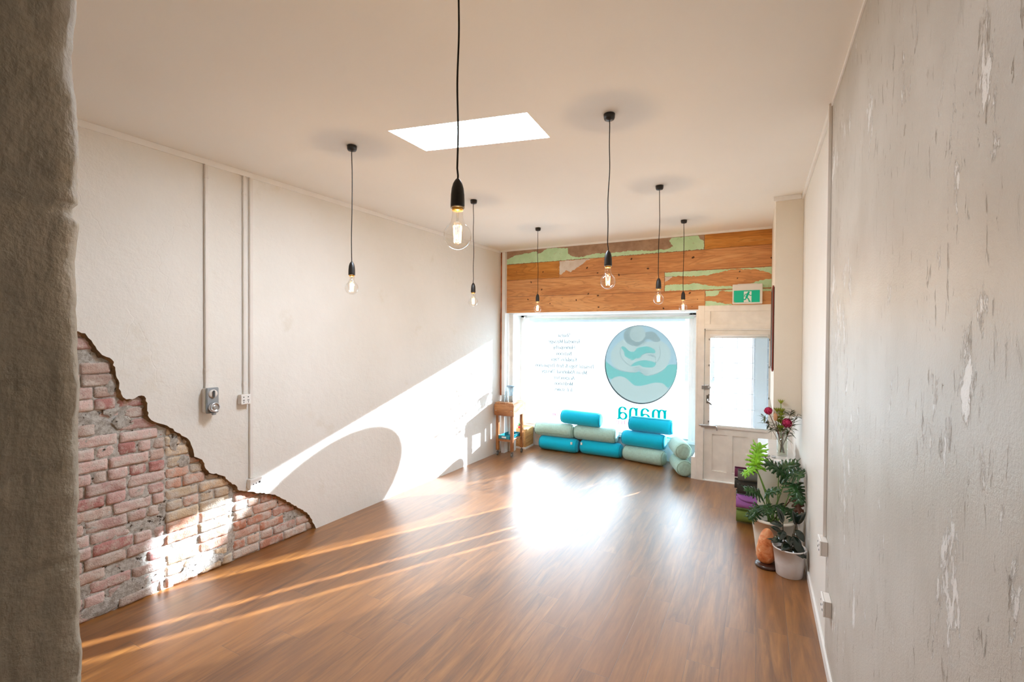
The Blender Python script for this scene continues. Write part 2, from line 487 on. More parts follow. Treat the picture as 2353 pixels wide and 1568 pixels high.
MT = dict(
    plaster=wall_left_mat(), flaky=wall_flaky_mat(), jamb=jamb_mat(), ceil=ceiling_mat(), floor=floor_mat(),
    smooth=smooth_wall_mat('smooth_painted_render', (0.81, 0.80, 0.765)),
    bulk=smooth_wall_mat('cream_board_paint', (0.82, 0.765, 0.665)),
    white=plain('white_gloss_paint', (0.87, 0.87, 0.86), 0.35, spec=0.5, var=0.02),
    cream=plain('aged_white_gloss_paint', (0.86, 0.84, 0.80), 0.38, var=0.04, bump=0.12, bscale=25),
    plasteredge=plain('broken_plaster_edge', (0.24, 0.15, 0.075), 0.9, var=0.5, bump=1.0, bscale=90),
    brick=brick_mat(), mortar=mortar_mat(),
    plank=wood_mat('weathered_plank', (0.48, 0.19, 0.065), (0.66, 0.31, 0.115), (0.78, 0.43, 0.19), 'x', 5.0, 0.35, 0.6),
    plankamber=wood_mat('amber_plank', (0.43, 0.15, 0.02), (0.62, 0.26, 0.045), (0.72, 0.36, 0.09), 'x', 4.0, 0.4, 0.55, seed=4),
    green=paint_mat('peeling_mint_paint', (0.50, 0.74, 0.46), (0.57, 0.80, 0.53), (0.42, 0.38, 0.20)),
    taupe=paint_mat('bare_grey_timber', (0.33, 0.21, 0.135), (0.44, 0.30, 0.20), (0.22, 0.14, 0.08)),
    chalk=paint_mat('chalky_white_paint', (0.66, 0.58, 0.50), (0.74, 0.68, 0.61), (0.55, 0.36, 0.2)),
    knot=plain('knot_hole', (0.10, 0.045, 0.02), 0.8, var=0.4),
    teak=wood_mat('oiled_hardwood', (0.23, 0.075, 0.022), (0.40, 0.155, 0.045), (0.55, 0.25, 0.085), 'x', 9, 0.3, 0.4, 0.2),
    teakz=wood_mat('oiled_hardwood_upright', (0.23, 0.075, 0.022), (0.40, 0.155, 0.045), (0.55, 0.25, 0.085), 'z', 9, 0.3, 0.4, 0.2),
    teaky=wood_mat('pale_hardwood', (0.40, 0.19, 0.07), (0.58, 0.31, 0.13), (0.68, 0.42, 0.2), 'y', 9, 0.3, 0.4, 0.2),
    block=wood_mat('end_grain_strips', (0.15, 0.05, 0.02), (0.42, 0.18, 0.06), (0.66, 0.36, 0.16), 'y', 12, 0.2, 0.45),
    ply=wood_mat('knotty_plywood', (0.42, 0.20, 0.06), (0.58, 0.31, 0.11), (0.68, 0.42, 0.18), 'y', 5, 0.45, 0.55),
    cornerwood=plain('raw_red_timber', (0.45, 0.15, 0.06), 0.7, var=0.25, bump=0.4),
    blue=fabric_mat('turquoise_cotton', (0.0, 0.50, 0.74), 0.2, 0.12),
    sage=fabric_mat('sage_slub_linen', (0.42, 0.64, 0.57), 0.35, 0.45),
    zipm=plain('turquoise_piping', (0.0, 0.22, 0.36), 0.8),
    zips=plain('sage_piping', (0.24, 0.36, 0.28), 0.8),
    black=plain('black_bakelite', (0.018, 0.015, 0.013), 0.38, var=0.1),
    cord=plain('black_braided_cord', (0.02, 0.017, 0.015), 0.85, bump=0.4, bscale=300),
    bulb=thin_glass('clear_bulb_glass', (1.0, 0.985, 0.96), 0.07, 1.3),
    fil=emit_mat('glowing_filament', (1.0, 0.50, 0.17), 15.0),
    brass=plain('brass_lamp_cap', (0.75, 0.42, 0.10), 0.3, 1.0),
    glass=thin_glass('window_glass', (0.97, 1.0, 0.99), 0.03, 0.5),
    jug=thin_glass('clear_plastic', (0.94, 0.965, 0.97), 0.10, 0.7, 0.05),
    vase=thin_glass('cut_vase_glass', (0.95, 0.97, 0.95), 0.10, 0.8, 0.03),
    film=film_mat('frosted_window_film', (0.38, 0.41, 0.425), 0.36, 0.80),
    doorfilm=film_mat('frosted_door_glass', (0.10, 0.103, 0.105), 0.20, 0.80),
    blind=film_mat('sheer_blind_cloth', (0.92, 0.95, 0.96), 0.78, 0.6),
    blindband=film_mat('folded_blind_cloth', (0.80, 0.90, 0.93), 0.45, 0.5),
    opal=film_mat('opal_skylight_panel', (0.95, 0.98, 1.0), 0.30, 0.95),
    steel=plain('brushed_steel', (0.55, 0.57, 0.60), 0.3, 1.0),
    darksteel=plain('aged_steel', (0.25, 0.23, 0.21), 0.4, 1.0),
    pvc=plain('white_pvc', (0.78, 0.75, 0.72), 0.4, var=0.02),
    grey=plain('grey_switch_plastic', (0.33, 0.36, 0.39), 0.45, var=0.05),
    dgrey=plain('dark_grey_plastic', (0.10, 0.11, 0.12), 0.4),
    hole=plain('socket_slot', (0.02, 0.02, 0.02), 0.7),
    skyglow=emit_mat('daylit_skylight_diffuser', (0.80, 0.94, 1.08), 21.0),
    potw=plain('ribbed_white_pot', (0.70, 0.68, 0.68), 0.45, var=0.03, bump=0.5, bscale=35),
    potc=plain('cream_plastic_pot', (0.74, 0.68, 0.58), 0.35, var=0.02),
    soil=plain('potting_soil', (0.035, 0.022, 0.014), 0.95, var=0.4, bump=1.0, bscale=90),
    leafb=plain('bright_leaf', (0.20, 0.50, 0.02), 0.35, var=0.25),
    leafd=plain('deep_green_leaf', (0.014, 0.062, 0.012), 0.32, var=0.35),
    leafk=plain('rubber_plant_leaf', (0.010, 0.022, 0.014), 0.22, var=0.3, coat=0.4),
    leafdry=plain('dry_brown_leaf', (0.10, 0.035, 0.015), 0.7, var=0.3),
    stem=plain('green_stem', (0.14, 0.28, 0.05), 0.45, var=0.2),
    stemd=plain('dark_stem', (0.05, 0.04, 0.02), 0.6),
    twig=plain('brown_twig', (0.13, 0.055, 0.03), 0.7),
    petal=plain('crimson_petal', (0.36, 0.004, 0.045), 0.6, var=0.35),
    petal2=plain('pink_petal_tip', (0.52, 0.03, 0.14), 0.6, var=0.25),
    lime=plain('lime_bract', (0.28, 0.34, 0.03), 0.5, var=0.3),
    gum=plain('grey_green_leaf', (0.075, 0.11, 0.05), 0.5, var=0.35),
    banksia=plain('tan_bract', (0.55, 0.30, 0.16), 0.7, var=0.2),
    salt=None,
    lampbase=plain('dark_turned_wood', (0.045, 0.015, 0.008), 0.35, coat=0.3),
    laminate=plain('white_laminate', (0.80, 0.79, 0.78), 0.12, var=0.02),
    laminateside=plain('white_laminate_side', (0.70, 0.68, 0.60), 0.4, var=0.03),
    matgreen=plain('green_foam_mat', (0.13, 0.19, 0.03), 0.8, bump=0.3, bscale=220),
    matpurple=plain('purple_foam_mat', (0.36, 0.13, 0.42), 0.75, bump=0.3, bscale=220),
    matblack=plain('black_foam_mat', (0.028, 0.024, 0.016), 0.8, bump=0.3, bscale=220),
    matgrey=plain('grey_foam_mat', (0.12, 0.13, 0.11), 0.85, bump=0.4, bscale=220),
    matmaroon=plain('plum_foam_mat', (0.14, 0.02, 0.07), 0.8, bump=0.3, bscale=220),
    signgreen=None,
    tealbox=plain('teal_painted_tray', (0.0, 0.24, 0.32), 0.35),
    paper=plain('white_label', (0.80, 0.80, 0.78), 0.6, var=0.01),
    red=plain('red_glaze', (0.62, 0.01, 0.02), 0.3),
    toygreen=plain('green_glaze', (0.06, 0.28, 0.08), 0.4),
    pave=plain('dark_asphalt', (0.075, 0.077, 0.08), 0.85, var=0.1),
    facade=plain('street_render', (0.11, 0.108, 0.105), 0.85, var=0.1),
    fascia=plain('street_fascia_board', (0.5, 0.5, 0.48), 0.7),
    picback=plain('dark_picture_backing', (0.03, 0.05, 0.03), 0.6),
    picframe=plain('red_brown_frame', (0.22, 0.035, 0.02), 0.4, coat=0.2),
)
def salt_mat():
    t = NT('orange_salt_rock')
    v = t.coord()
    n1 = t.noise(v, 13, 6, 0.65, 0.6)
    c = t.ramp(n1, [(0.32, (0.50, 0.12, 0.035)), (0.47, (0.72, 0.25, 0.09)), (0.58, (0.80, 0.40, 0.20)), (0.70, (0.86, 0.66, 0.50))])
    return t.done(t.pbsdf(c, 0.45, t.bump(t.noise(v, 30, 6, 0.6), 0.6, 0.01), 0.4, 0, 0, 0.1, 0, 0.25))
MT['salt'] = salt_mat()
def sign_mat():
    t = NT('lit_green_sign_face')
    p = t.n('ShaderNodeBsdfPrincipled')
    p.inputs['Base Color'].default_value = (0.0, 0.30, 0.17, 1)
    p.inputs['Roughness'].default_value = 0.3
    p.inputs['Emission Color'].default_value = (0.0, 0.55, 0.30, 1)
    p.inputs['Emission Strength'].default_value = 0.10
    return t.done(p.outputs[0])
MT['signgreen'] = sign_mat()
MT['signwhite'] = plain('white_sign_symbol', (0.85, 0.87, 0.86), 0.4, var=0.0)

def struct(name, bm, mats, parent=None, **kw):
    o = obj(name, bm, mats, parent, **kw)
    if parent is None: o['kind'] = 'structure'
    return o

# ================================================================== THE ROOM
YB = -2.6
bm = NB(); box(bm, (-5.2, YB, -0.12), (XR + 0.25, YW + 0.12, 0.0)); struct('floor', bm, MT['floor'])
bm = NB(); box(bm, (-30, YW + 0.12, -0.25), (30, 40, -0.12)); struct('ground_outside', bm, MT['pave'])

# ceiling with the slanted skylight opening
sk = [(-2.263, 2.472), (-1.300, 2.665), (-1.318, 3.07), (-2.25, 2.871)]
outer = [(-5.2, YB), (XR + 0.25, YB), (XR + 0.25, YW + 0.12), (-5.2, YW + 0.12)]
bm = NB()
def ring_face(bm, outer, inner, z):
    o = [bm.verts.new((*p, z)) for p in outer]; i = [bm.verts.new((*p, z)) for p in inner]
    for k in range(4):
        bm.faces.new((o[k], o[(k+1) % 4], i[(k+1) % 4], i[k]))
    return o, i
o1, i1 = ring_face(bm, outer, sk, H)
o2, i2 = ring_face(bm, outer, sk, H + 0.16)
for k in range(4):
    bm.faces.new((i1[k], i1[(k+1) % 4], i2[(k+1) % 4], i2[k]))
    bm.faces.new((o1[k], o2[k], o2[(k+1) % 4], o1[(k+1) % 4]))
struct('ceiling', bm, MT['ceil'])
bm = NB(); bm.faces.new([bm.verts.new((*p, H + 0.03)) for p in sk][::-1])
w2 = struct('window_2', bm, MT['skyglow'], recalc=False)

# ---- left wall: plaster sheet with the broken-away patch, bricks behind it
patch = [(1.45, 1.947), (1.466, 1.917), (1.492, 1.877), (1.524, 1.822), (1.562, 1.787), (1.595, 1.765), (1.612, 1.695), (1.634, 1.582), (1.645, 1.525), (1.674, 1.482), (1.71, 1.478), (1.746, 1.497), (1.783, 1.493), (1.801, 1.421), (1.813, 1.331), (1.845, 1.297), (1.884, 1.276), (1.93, 1.253), (1.97, 1.223), (1.998, 1.188), (2.046, 1.148), (2.089, 1.101), (2.111, 1.033), (2.118, 0.976), (2.177, 0.939), (2.2, 0.869), (2.23, 0.821), (2.301, 0.787), (2.357, 0.756), (2.39, 0.705), (2.449, 0.655), (2.474, 0.605), (2.571, 0.568), (2.681, 0.522), (2.806, 0.472), (2.897, 0.399), (2.991, 0.322), (3.066, 0.26), (3.144, 0.195), (3.19, 0.121), (3.235, 0.03), (3.248, 0.0)]
edge = jag([(0.3, 2.32), (0.8, 2.12), (1.2, 2.02)] + patch[:-1], 0.006, 0.018, 3) + [Vector((3.248, 0.0))]
bm = NB()
outl = [(e.x, e.y) for e in edge] + [(BX, 0.0), (BX, H), (0.3, H)]
ngon(bm, outl, lw, 0)
inner = []
rng = random.Random(5)
fv = [bm.verts.new(lw(e.x, e.y)) for e in edge]
mv = [bm.verts.new(lw(e.x + rng.uniform(-.006, .004), e.y + rng.uniform(-.007, .003), -0.016 + rng.uniform(-.004, .004))) for e in edge]
bv = [bm.verts.new(lw(e.x + rng.uniform(-.022, -.004), e.y + rng.uniform(-.022, -.004), -0.042)) for e in edge]
for a, b in ((fv, mv), (mv, bv)):
    for k in range(len(edge) - 1):
        f = bm.faces.new((a[k], a[k+1], b[k+1], b[k])); f.material_index = 1
wl = struct('wall_left', bm, [MT['plaster'], MT['plasteredge']], recalc=False)
# mortar bed behind, and a solid outer wall
bm = NB()
ny, nz = 170, 120
grid = [[bm.verts.new(lw(0.3 + 3.0*i/ny, 2.4*j/nz, -0.044 + 0.010*noise.fractal(Vector((0.3+3.0*i/ny, 2.4*j/nz, 0))*11, 0.6, 2, 5))) for j in range(nz+1)] for i in range(ny+1)]
for i in range(ny):
    for j in range(nz):
        f = bm.faces.new((grid[i][j], grid[i+1][j], grid[i+1][j+1], grid[i][j+1])); f.smooth = True
vs = [lw(YB, 0, -0.11), lw(BX, 0, -0.11), lw(BX, H+0.16, -0.11), lw(YB, H+0.16, -0.11)]
struct('mortar', bm, MT['mortar'], wl)
bm = NB()
a = [bm.verts.new(p) for p in (lw(YB, -0.1, -0.09), lw(BX, -0.1, -0.09), lw(BX, H+0.16, -0.09), lw(YB, H+0.16, -0.09))]
b = [bm.verts.new(p) for p in (lw(YB, -0.1, -0.32), lw(BX, -0.1, -0.32), lw(BX, H+0.16, -0.32), lw(YB, H+0.16, -0.32))]
bm.faces.new(a); bm.faces.new(b[::-1])
for k in range(4): bm.faces.new((a[k], b[k], b[(k+1) % 4], a[(k+1) % 4]))
struct('masonry_core', bm, MT['mortar'], wl)
# bricks, one mesh: the courses are surface pattern of the wall
bm = NB()
cl = bm.loops.layers.float_color.new('Col')
rng = random.Random(11)
def edge_top(y):
    for (a, b) in zip(edge, edge[1:]):
        if a.x <= y <= b.x: return max(a.y, b.y)
    return 2.4 if y < 1.45 else 0.0
def zone_col(y, z):
    if y < 1.93: pal = [(0.62, 0.40, 0.37), (0.68, 0.49, 0.45), (0.56, 0.27, 0.25), (0.72, 0.54, 0.50), (0.62, 0.46, 0.40), (0.52, 0.39, 0.34)]
    elif y < 2.43: pal = [(0.76, 0.58, 0.40), (0.78, 0.47, 0.36), (0.80, 0.65, 0.47), (0.74, 0.42, 0.30), (0.70, 0.57, 0.42)]
    else: pal = [(0.68, 0.40, 0.31), (0.72, 0.46, 0.37), (0.58, 0.33, 0.26), (0.74, 0.52, 0.41), (0.60, 0.28, 0.19)]
    c = rng.choice(pal); k = rng.uniform(0.88, 1.12)
    return tuple(min(1, v*k) for v in c) + (1,)
course = 0.0835
for row in range(29):
    z0 = row * course + 0.003
    y = 0.3 - rng.uniform(0, 0.2)
    header = row % 2
    while y < 3.32:
        L = 0.226 if not header or rng.random() < 0.35 else 0.108
        if rng.random() < 0.1: L *= 0.7
        y1 = y + L
        for yb in (1.93, 2.44):
            if y < yb < y1: y1 = yb - 0.004
        if y1 - y > 0.03:
            dep = -0.030 + rng.uniform(-0.009, 0.004)
            if rng.random() < 0.05: dep -= 0.02
            top = max(edge_top(y), edge_top(y1)) + 0.14
            if z0 < top:
                hgt = 0.0765 + rng.uniform(-0.005, 0.002)
                col = zone_col(y, z0)
                nx, nzz = max(3, int((y1-y)/0.018)), 6
                sd = rng.uniform(0, 50)
                cc = []
                front = []
                tilt = rng.uniform(-0.006, 0.006)
                for i in range(nx+1):
                    colv = []
                    for j in range(nzz+1):
                        u, v = i/nx, j/nzz
                        py = y + (y1-y)*u; pz = z0 + hgt*v
                        er = 0.010*(max(0, abs(u-.5)*2-(1-0.03/(y1-y)))*3.2 + max(0, abs(v-.5)*2-0.70)*2.0)
                        q = noise.fractal(Vector((py, pz, sd))*26, 0.7, 2, 4)
                        py += 0.0035*noise.noise(Vector((py, pz, sd+9))*40); pz += 0.0035*noise.noise(Vector((py, pz, sd+19))*40)
                        colv.append(bm.verts.new(lw(py, pz, dep - er + 0.006*q + tilt*(u-.5))))
                    front.append(colv)
                fs = []
                for i in range(nx):
                    for j in range(nzz):
                        fs.append(bm.faces.new((front[i][j], front[i+1][j], front[i+1][j+1], front[i][j+1])))
                rim = [front[i][0] for i in range(nx+1)] + [front[nx][j] for j in range(1, nzz+1)] + [front[i][nzz] for i in range(nx-1, -1, -1)] + [front[0][j] for j in range(nzz-1, 0, -1)]
                back = [bm.verts.new(v.co + Vector((-0.05, 0, 0))) for v in rim]
                for k in range(len(rim)):
                    fs.append(bm.faces.new((rim[k], back[k], back[(k+1) % len(rim)], rim[(k+1) % len(rim)])))
                for f in fs:
                    f.smooth = True
                    for lp in f.loops: lp[cl] = col
        y = y1 + 0.010 + rng.uniform(0, 0.006)
struct('brickwork', bm, MT['brick'], wl, recalc=False)
# smeared mortar patches on the bricks
bm = NB()
for (py, pz, ry, rz, sd) in ((1.99, 1.13, 0.035, 0.075, 1), (2.06, 0.95, 0.05, 0.04, 2), (1.66, 1.32, 0.05, 0.05, 3), (1.60, 1.40, 0.04, 0.03, 4), (1.75, 0.12, 0.16, 0.07, 5), (1.52, 0.06, 0.12, 0.05, 6), (2.2, 0.07, 0.2, 0.05, 7), (1.6, 1.58, 0.03, 0.06, 8)):
    c0 = bm.verts.new(lw(py, pz, -0.019))
    ringv = []
    for k in range(22):
        a = 2*PI*k/22
        q = 1 + 0.35*noise.noise(Vector((math.cos(a)*1.5, math.sin(a)*1.5, sd*3.1)))
        ringv.append(bm.verts.new(lw(py + ry*q*math.cos(a), max(0.003, pz + rz*q*math.sin(a)), -0.034)))
    for k in range(22):
        f = bm.faces.new((c0, ringv[k], ringv[(k+1) % 22])); f.smooth = True
struct('mortar_smear', bm, MT['mortar'], wl)

# ---- near wall: its opening is where the picture is taken from
JX, JY = -1.0, 0.363
rng = random.Random(8)
bm = NB()
nz = 420
cols = []
def jedge(z):
    return 0.010*noise.fractal(Vector((0, 0, z*9.0)), 0.8, 2, 7) - 0.020*max(0, noise.noise(Vector((3, 0, z*4.3)))) - (0.014 if 2.14 < z < 2.165 else 0)
for j in range(nz+1):
    z = 0.0 + H*j/nz
    e = jedge(z)
    rowv = []
    for (x, y) in ((JX, -0.6), (JX, 0.0), (JX, 0.16), (JX, 0.26), (JX, JY - 0.035 + e*0.6), (JX - 0.004, JY - 0.012 + e), (JX - 0.016, JY + e*0.5), (JX - 0.05, JY), (-3.2, JY), (-4.3, JY)):
        d = 0.005*noise.fractal(Vector((x*3, y*9, z*9)), 0.6, 2, 5) + 0.004*noise.noise(Vector((5, y*3, z*4.2))) - 0.007*math.exp(-((z - 2.155)/0.012)**2) - 0.005*math.exp(-((z - 2.195)/0.008)**2) - 0.004*math.exp(-((z - 1.87)/0.008)**2) - 0.004*math.exp(-((z - 1.73)/0.008)**2) - 0.004*math.exp(-((z - 1.575)/0.008)**2)
        rowv.append(bm.verts.new((x + (d if y < JY - 0.005 else 0), y, z)))
    cols.append(rowv)
for j in range(nz):
    for i in range(9):
        f = bm.faces.new((cols[j][i], cols[j][i+1], cols[j+1][i+1], cols[j+1][i])); f.smooth = i < 6
box(bm, (-4.3, -0.6, 0), (JX - 0.06, JY - 0.05, H))
struct('wall_near', bm, MT['jamb'])

# ---- right wall: flaking render near the camera, smoother beyond the conduit
bm = NB()
YS = 3.40
box(bm, (XR, YS, 0), (XR + 0.25, YW + 0.12, H), mi=1)
box(bm, (XR - 0.004, YB, 0), (XR + 0.25, YS, H), mi=0)
struct('wall_right', bm, [MT['flaky'], MT['smooth']])
bm = NB(); box(bm, (-5.2, YB - 0.1, 0), (XR + 0.25, YB, H)); struct('wall_back', bm, MT['smooth'])
# ---- far wall, above the shop window and around the door
bm = NB()
box(bm, (-4.0, YF, 2.31), (XR, YF + 0.14, H))               # lintel behind the planks
box(bm, (-3.95, YF + 0.14, 2.30), (-0.70, YW + 0.1, 2.36))     # soffit of the window bay
box(bm, (-3.95, YW, 2.27), (-0.70, YW + 0.1, 2.9))
box(bm, (-0.735, YF + 0.012, 0), (-0.695, YW + 0.1, 0.30)) # right cheek of the bay, with a clear slit by the door frame
box(bm, (-0.735, YF + 0.180, 0.30), (-0.722, YW + 0.1, 2.20))
box(bm, (-0.735, YF + 0.012, 2.20), (-0.695, YW + 0.1, 2.31))
box(bm, (0.20, YF, 0), (XR, YF + 0.14, 2.31))
struct('wall_far', bm, MT['white'])
# boxed bulkhead on the right wall
bm = NB(); box(bm, (0.140, 5.40, 1.165), (XR - 0.0005, YF - 0.03, H - 0.001), 0.003)
struct('wall_bulkhead', bm, MT['bulk'])
# street fascia that cuts off the high sun
bm = NB(); box(bm, (-7, 7.72, 2.275), (5, 7.90, 3.25)); struct('wall_street_fascia', bm, MT['fascia'])
bm = NB(); box(bm, (-9, 7.70, 3.27), (7, 10.9, 3.37)); struct('added_sky_shade', bm, MT['fascia'])  # unseen awning slab, added to keep high sky light off the window film
bm = NB(); box(bm, (-30, 24.0, -0.12), (30, 30.0, 4.3)); struct('wall_across_street', bm, MT['facade'])

# trims
def strip(name, lo, hi, mat=None, bev=0.0):
    b = NB(); box(b, lo, hi, bev); return struct(name, b, mat or MT['white'])
b = NB()
vs0 = [lw(0.37, H-0.045, 0), lw(0.37, H-0.045, 0.012), lw(0.37, H-0.001, 0.014), lw(0.37, H-0.001, 0)]
vs1 = [lw(YF, H-0.045, 0), lw(YF, H-0.045, 0.012), lw(YF, H-0.001, 0.014), lw(YF, H-0.001, 0)]
A = [b.verts.new(p) for p in vs0]; B_ = [b.verts.new(p) for p in vs1]
for k in range(4): b.faces.new((A[k], A[(k+1) % 4], B_[(k+1) % 4], B_[k]))
b.faces.new(A); b.faces.new(B_)
struct('trim_1', b, MT['white'])
strip('trim_2', (XR - 0.018, YS + 0.05, H - 0.05), (XR, 5.40, H - 0.0005), bev=0.003)
strip('trim_3', (XR - 0.012, 0.2, H - 0.022), (XR - 0.0045, YS - 0.03, H - 0.0005))
strip('trim_4', (0.118, 5.378, H - 0.045), (XR - 0.02, 5.402, H - 0.0005), bev=0.003)
strip('trim_5', (-3.80, YF - 0.036, H - 0.028), (0.138, YF - 0.022, H - 0.0005))
strip('baseboard_right', (XR - 0.015, YB, 0.0), (XR, YF, 0.075), bev=0.004)
# timber edge and white posts in the corner
strip('trim_6', (-3.795, YF - 0.008, 0.95), (-3.765, YF + 0.06, H - 0.03), MT['cornerwood'])
strip('trim_7', (-3.758, YF - 0.03, 0.0), (-3.700, YF + 0.10, H - 0.03))
strip('trim_8', (-3.705, YF + 0.12, 0.0), (-3.625, YF + 0.25, 2.30), MT['cream'])

# ================================================================== SHOP WINDOW
SZ = 0.36
wx0, wx1 = -3.66, -0.93
b = NB()
box(b, (wx0 - 0.12, YW - 0.05, SZ - 0.05), (wx1 + 0.22, YW + 0.05, SZ), 0.004)
box(b, (wx0 - 0.05, YW - 0.03, SZ), (wx0 + 0.0, YW + 0.04, 2.30), 0.004)
box(b, (wx1 + 0.0, YW - 0.03, SZ), (wx1 + 0.05, YW + 0.04, 2.30), 0.004)
box(b, (wx0 - 0.05, YW - 0.03, 2.27), (wx1 + 0.05, YW + 0.04, 2.30), 0.004)
w1 = struct('window_1', b, MT['white'])
b = NB(); box(b, (-3.95, YW + 0.012, 0), (-0.70, YW + 0.10, SZ - 0.05)); struct('stall_riser', b, MT['cream'], w1)
b = NB(); box(b, (-4.0, YW + 0.0, SZ), (wx0 - 0.05, YW + 0.06, 2.31)); box(b, (wx1 + 0.05, YW, SZ), (-0.70, YW + 0.06, 2.31)); struct('side_infill', b, MT['white'], w1)
b = NB(); b.faces.new([b.verts.new(p) for p in ((wx0, YW + 0.02, SZ), (wx1, YW + 0.02, SZ), (wx1, YW + 0.02, 2.27), (wx0, YW + 0.02, 2.27))]); struct('pane', b, MT['glass'], w1)
b = NB(); b.faces.new([b.verts.new(p) for p in ((wx0 + 0.02, YW - 0.002, SZ + 0.01), (wx1 - 0.062, YW - 0.002, SZ + 0.01), (wx1 - 0.062, YW - 0.002, 2.245), (wx0 + 0.02, YW - 0.002, 2.245))]); struct('frosted_film', b, MT['film'], w1)
b = NB(); box(b, (wx0, YW - 0.03, SZ + 0.002), (wx1, YW - 0.018, SZ + 0.028)); struct('sill_rail', b, MT['steel'], w1)
# fixed blind rail under the lintel
b = NB(); tube(b, [(-3.66, YW - 0.06, 2.262), (-0.80, YW - 0.06, 2.262)], 0.013, 10)
box(b, (-3.69, YW - 0.085, 2.24), (-3.66, YW - 0.02, 2.285)); box(b, (-0.80, YW - 0.085, 2.24), (-0.77, YW - 0.02, 2.285))
rail = obj('blind_roller', b, MT['pvc'], origin=(-2.2, YW - 0.06, 2.262)); tag(rail, 'slim white blind roller fixed along the top of the shop window', 'blind roller')
b = NB(); box(b, (-3.60, YW - 0.064, 2.215), (-0.86, YW - 0.058, 2.262)); 
obj('rolled_cloth', b, plain('pale_green_cloth', (0.60, 0.70, 0.64), 0.8), rail)
# white boxed foot beside the door frame
strip('trim_9', (-0.80, YF - 0.0, 0.0), (-0.728, YF + 0.012, 0.30), MT['cream'], 0.003)
strip('trim_10', (-0.79, YF + 0.012, 0.0), (-0.745, YW - 0.06, 0.29), MT['white'], 0.003)

